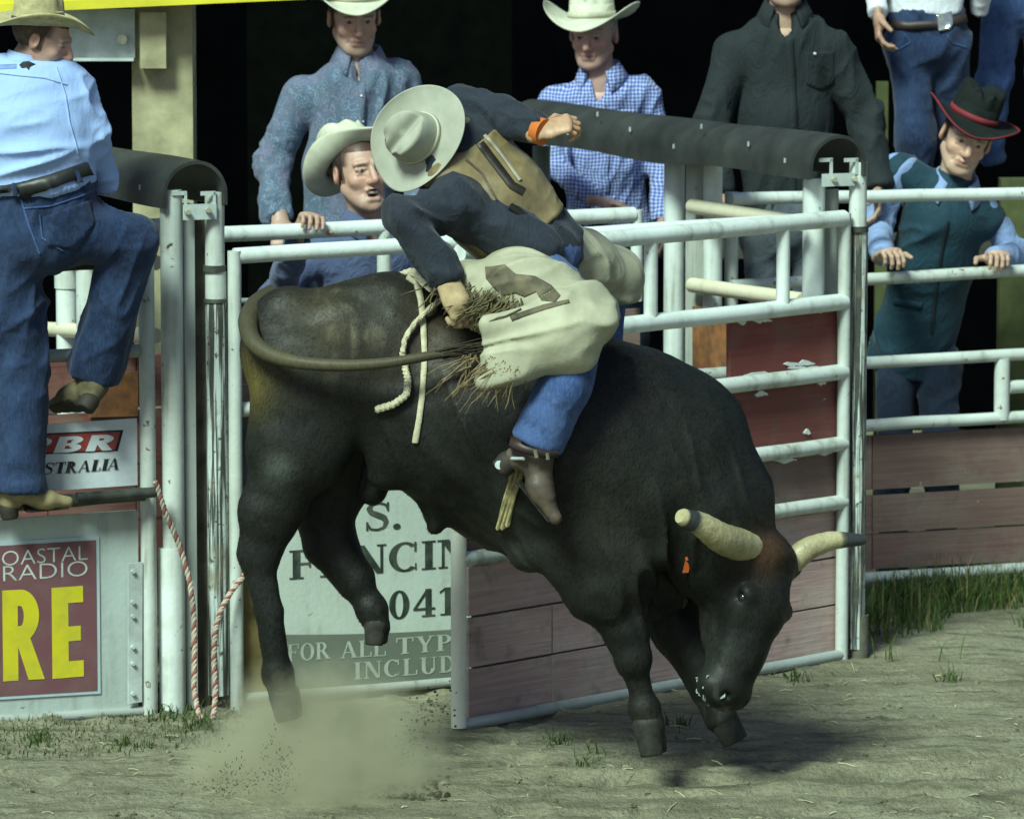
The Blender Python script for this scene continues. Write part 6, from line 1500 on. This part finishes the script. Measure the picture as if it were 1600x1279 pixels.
for s in twist(Q, .02, 3, 6): m.tube(s, .013, 6)
part('handhold', m.mesh('handhold', STRAWROPE, True), bt_)
DUST = 19.0
# ------------------------------------------------------------------ gate rope, litter, grass, dust
REDR = m_simple('red_rope_strand', (.26, .085, .07), .8, .2); PALER = m_simple('pale_rope_strand', (.42, .37, .30), .8, .2)
rp = thing('gate_rope', 'red and white twisted gate rope hanging in a loop to the ground', 'rope', tuple(PG(325, 1132)))
pts = [cp(243, 752, -.12), cp(258, 800, -.11), cp(280, 850, -.10), cp(296, 905, -.10), cp(303, 960, -.11), cp(304, 1020, -.13), cp(303, 1075, -.16), cp(309, 1112, -.20), cp(322, 1130, -.23), cp(334, 1118, -.22), cp(337, 1080, -.18), cp(334, 1030, -.14), cp(336, 985, -.12), cp(346, 950, -.11), cp(362, 922, -.10), cp(384, 896, -.09), cp(392, 884, -.07)]
Q = spl(pts, 220, 6)
for k, s in enumerate(twist(Q, .0105, 3, 38)): part('strand', MB().tube(s, .0066, 6).mesh('strand', REDR if k == 0 else PALER, True), rp)
def scatter(name, label, n, fn, mat, kind='stuff'):
    m = MB()
    for i in range(n): fn(m)
    o = part(name, m.mesh(name, mat)); o['kind'] = kind; o['label'] = label; return o
def gpt(): 
    px, py = RNG.uniform(-40, 1640), RNG.uniform(1040, 1300); p = PG(px, py); p[2] = ground_at(p[0], p[1]); return p
def straw(m):
    p = gpt(); a = RNG.uniform(0, 2*math.pi); L_ = RNG.uniform(.015, .07); d_ = np.array([math.cos(a), math.sin(a), RNG.normal(0, .18)])*L_; r = RNG.uniform(.0012, .0032)
    m.tube([p + np.array([0, 0, .004]), p + d_*.5 + np.array([0, 0, .008]), p + d_ + np.array([0, 0, .005])], r, 4)
scatter('straw_litter', 'pale bits of straw strewn over the dirt', 300, straw, m_simple('pale_straw', (.36, .36, .22), .8, .2, .3, 20))
def clod(m, p=None, s=None):
    p = gpt() if p is None else p; s = s or abs(RNG.normal(.007, .005)) + .003
    ph = RNG.uniform(0, 6.28, 3); V = []; F = []
    for i in range(4):
        for j in range(6):
            th_ = math.pi*(i+.5)/4; fi = 2*math.pi*j/6 + .4*i; rr = s*(1 + .35*RNG.normal(0, .6)*.6)
            V.append(p + np.array([rr*math.sin(th_)*math.cos(fi), rr*math.sin(th_)*math.sin(fi)*.9, rr*math.cos(th_)*.7 + s*.25]))
    for i in range(3):
        for j in range(6): F.append((i*6+j, (i+1)*6+j, (i+1)*6+(j+1) % 6, i*6+(j+1) % 6))
    F += [(5, 4, 3, 2, 1, 0), tuple(18+k for k in range(6))][::-1]; m.add(V, F)
scatter('dirt_clods', 'small clods and pebbles lying on the dirt', 420, clod, DIRT)
DARKD = m_simple('damp_dark_dirt', (.05, .046, .028), .95, .1, .4, 20, .5, 60)
def flying(m):                                                   # dirt thrown up by the hind hooves
    if RNG.random() < .6: c = B(365, 1248, -.45); d_ = np.array([RNG.normal(0, .06), RNG.normal(0, .06), abs(RNG.normal(0, .07))])
    else: c = B(440, 1235, -.45); d_ = np.array([RNG.normal(0, .035), RNG.normal(0, .05), abs(RNG.normal(0, .09))])
    p = c + d_; p[2] = max(p[2], ground_at(p[0], p[1])); v = nrm(d_*np.array([1, .6, 1]) + np.array([RNG.normal(0, .05), 0, .01]) + RNG.normal(0, .01, 3)); L_ = abs(RNG.normal(.004, .004)) + .002; r = RNG.uniform(.0008, .0024)
    m.tube([p, p + v*L_*.5 + RNG.normal(0, .001, 3), p + v*L_], [r*.7, r, r*.3], 4)
scatter('flying_dirt', 'dark dirt kicked up below the hind hooves', 420, flying, DARKD)
def churn(m):
    p = PG(RNG.uniform(560, 700), RNG.uniform(1215, 1250)); p[2] = ground_at(p[0], p[1]); clod(m, p, abs(RNG.normal(.005, .004)) + .002)
scatter('churned_dirt', 'dark churned dirt below the bull', 220, churn, DARKD)
GRASS = m_simple('arena_grass', (.050, .092, .018), .6, .3, .45, 14); DRYG = m_simple('dry_grass', (.20, .19, .07), .7, .3, .3, 14)
def blade(m, p, L_, w_, lean):
    a = RNG.uniform(0, 2*math.pi); d_ = np.array([math.cos(a), math.sin(a), 0])*lean*L_; s = np.array([-math.sin(a), math.cos(a), 0])*w_; s = s if abs(s[0]) > .3*w_ else np.array([w_, 0, 0])
    p1 = p + d_*.35 + ZUP*L_*.55; p2 = p + d_ + ZUP*L_*(1 - .3*lean)
    b = len(m.V); m.V += [tuple(x) for x in (p-s, p+s, p1-s*.75, p1+s*.75, p2)]; m.F += [(b, b+1, b+3, b+2), (b+2, b+3, b+4)]
def grass_right(m):
    s = RNG.uniform(0, 1.6); off = RNG.triangular(-.35, 1.1, 1.6); q = A1 + U*(s+.06) + NB*off; q[2] = ground_at(q[0], q[1]) - .005
    dn = vnoise(np.array([[q[0]*4, q[1]*4, 2.0]]))[0]
    if dn < .22 + .30*max(0, .55-off) + .16: return
    blade(m, q, RNG.uniform(.04, .15)*(.45+dn)*(1+.5*(off > .6)), RNG.uniform(.0018, .0038), abs(RNG.normal(.35, .3)))
scatter('grass_patch', 'green grass growing below the right fence', 3400, grass_right, GRASS)
scatter('dry_grass_patch', 'dry grass stems among the green below the right fence', 700, grass_right, DRYG)
def weed(m):
    c = random.choice(((250, 1080), (240, 1105), (300, 1128), (318, 1133), (60, 1160), (255, 1120), (290, 1110), (1060, 1140), (915, 1185), (200, 1165), (870, 1160), (1480, 1065), (1240, 1060)))
    p = PG(c[0] + RNG.normal(0, 12), c[1] + RNG.normal(0, 4)); p[2] = ground_at(p[0], p[1]); blade(m, p, RNG.uniform(.02, .07), RNG.uniform(.002, .004), abs(RNG.normal(.6, .4)))
scatter('weeds', 'small weeds at the foot of the posts and in the dirt', 420, weed, GRASS)
def foot(m):                                                      # trampled dry grass along the foot of the gates
    px = RNG.uniform(-40, 430); p = PG(px, RNG.uniform(1112, 1185) - .05*px); p[2] = ground_at(p[0], p[1]); blade(m, p, RNG.uniform(.012, .035), RNG.uniform(.0015, .003), abs(RNG.normal(.9, .5)))
scatter('trampled_grass', 'trampled grass along the foot of the left gates', 1500, foot, m_simple('trampled_grass', (.085, .10, .045), .8, .2, .4, 10))
def spray(m):                                                     # streak of dirt flung up behind the hooves
    t_ = RNG.random(); c = B(590 + 100*t_ + RNG.normal(0, 16), 1240 - 150*t_ + RNG.normal(0, 16), RNG.normal(.05, .08)); clod(m, c, abs(RNG.normal(.0025, .002)) + .0012)
scatter('dirt_spray', 'fine dirt flung up in a slanting streak left of the gate end', 260, spray, DARKD)
# dust hanging behind the hind hooves
c = B(505, 1225, -.10); hx, hy, hz = .62, .75, .43
me = MB().box((c[0], c[1], hz + .005), (hx, 0, 0), (0, hy, 0), (0, 0, hz)).mesh('dust_cloud', None)
dm = bpy.data.materials.new('hanging_dust'); dm.use_nodes = True; tn = dm.node_tree
for x in list(tn.nodes):
    if x.type == 'BSDF_PRINCIPLED': tn.nodes.remove(x)
out = [x for x in tn.nodes if x.type == 'OUTPUT_MATERIAL'][0]
N_ = lambda t, **k: (lambda x: ([setattr(x, a, b) for a, b in k.items()], x)[1])(tn.nodes.new('ShaderNode'+t))
vol = N_('VolumePrincipled'); vol.inputs['Color'].default_value = (.72, .70, .50, 1); vol.inputs['Anisotropy'].default_value = .1
tc = N_('TexCoord'); mp = N_('Mapping'); mp.inputs['Location'].default_value = (0, 0, .9); mp.inputs['Scale'].default_value = (1/hx, 1/hy, 1/(hz*1.9)); tn.links.new(tc.outputs['Object'], mp.inputs[0])
ln = N_('VectorMath', operation='LENGTH'); tn.links.new(mp.outputs[0], ln.inputs[0])
no = N_('TexNoise'); no.inputs['Scale'].default_value = 4.2; no.inputs['Detail'].default_value = 4; no.inputs['Roughness'].default_value = .6; tn.links.new(tc.outputs['Object'], no.inputs[0])
def mth(op, a, b):
    x = N_('Math', operation=op)
    for v, i in ((a, 0), (b, 1)):
        if hasattr(v, 'links'): tn.links.new(v, x.inputs[i])
        else: x.inputs[i].default_value = v
    return x.outputs[0]
den = mth('SUBTRACT', 1.0, ln.outputs['Value']); den = mth('ADD', den, mth('MULTIPLY', mth('SUBTRACT', no.outputs[0], .5), 1.5)); den = mth('MAXIMUM', den, 0.0)
edge = mth('MAXIMUM', mth('SUBTRACT', 1.0, ln.outputs['Value']), 0.0); den = mth('MULTIPLY', mth('MULTIPLY', den, mth('MINIMUM', mth('MULTIPLY', edge, 4.0), 1.0)), DUST)
tn.links.new(den, vol.inputs['Density']); tn.links.new(vol.outputs[0], out.inputs['Volume'])
me.materials.append(dm); o = part('dust_cloud', me); me.transform(Matrix.Translation(-Vector((c[0], c[1], hz+.005)))); o.location = (c[0], c[1], hz+.005)
o['kind'] = 'stuff'; o['label'] = 'pale dust cloud hanging over the dirt behind the hind hooves'
S.cycles.volume_step_rate = 2.0; S.cycles.volume_max_steps = 64
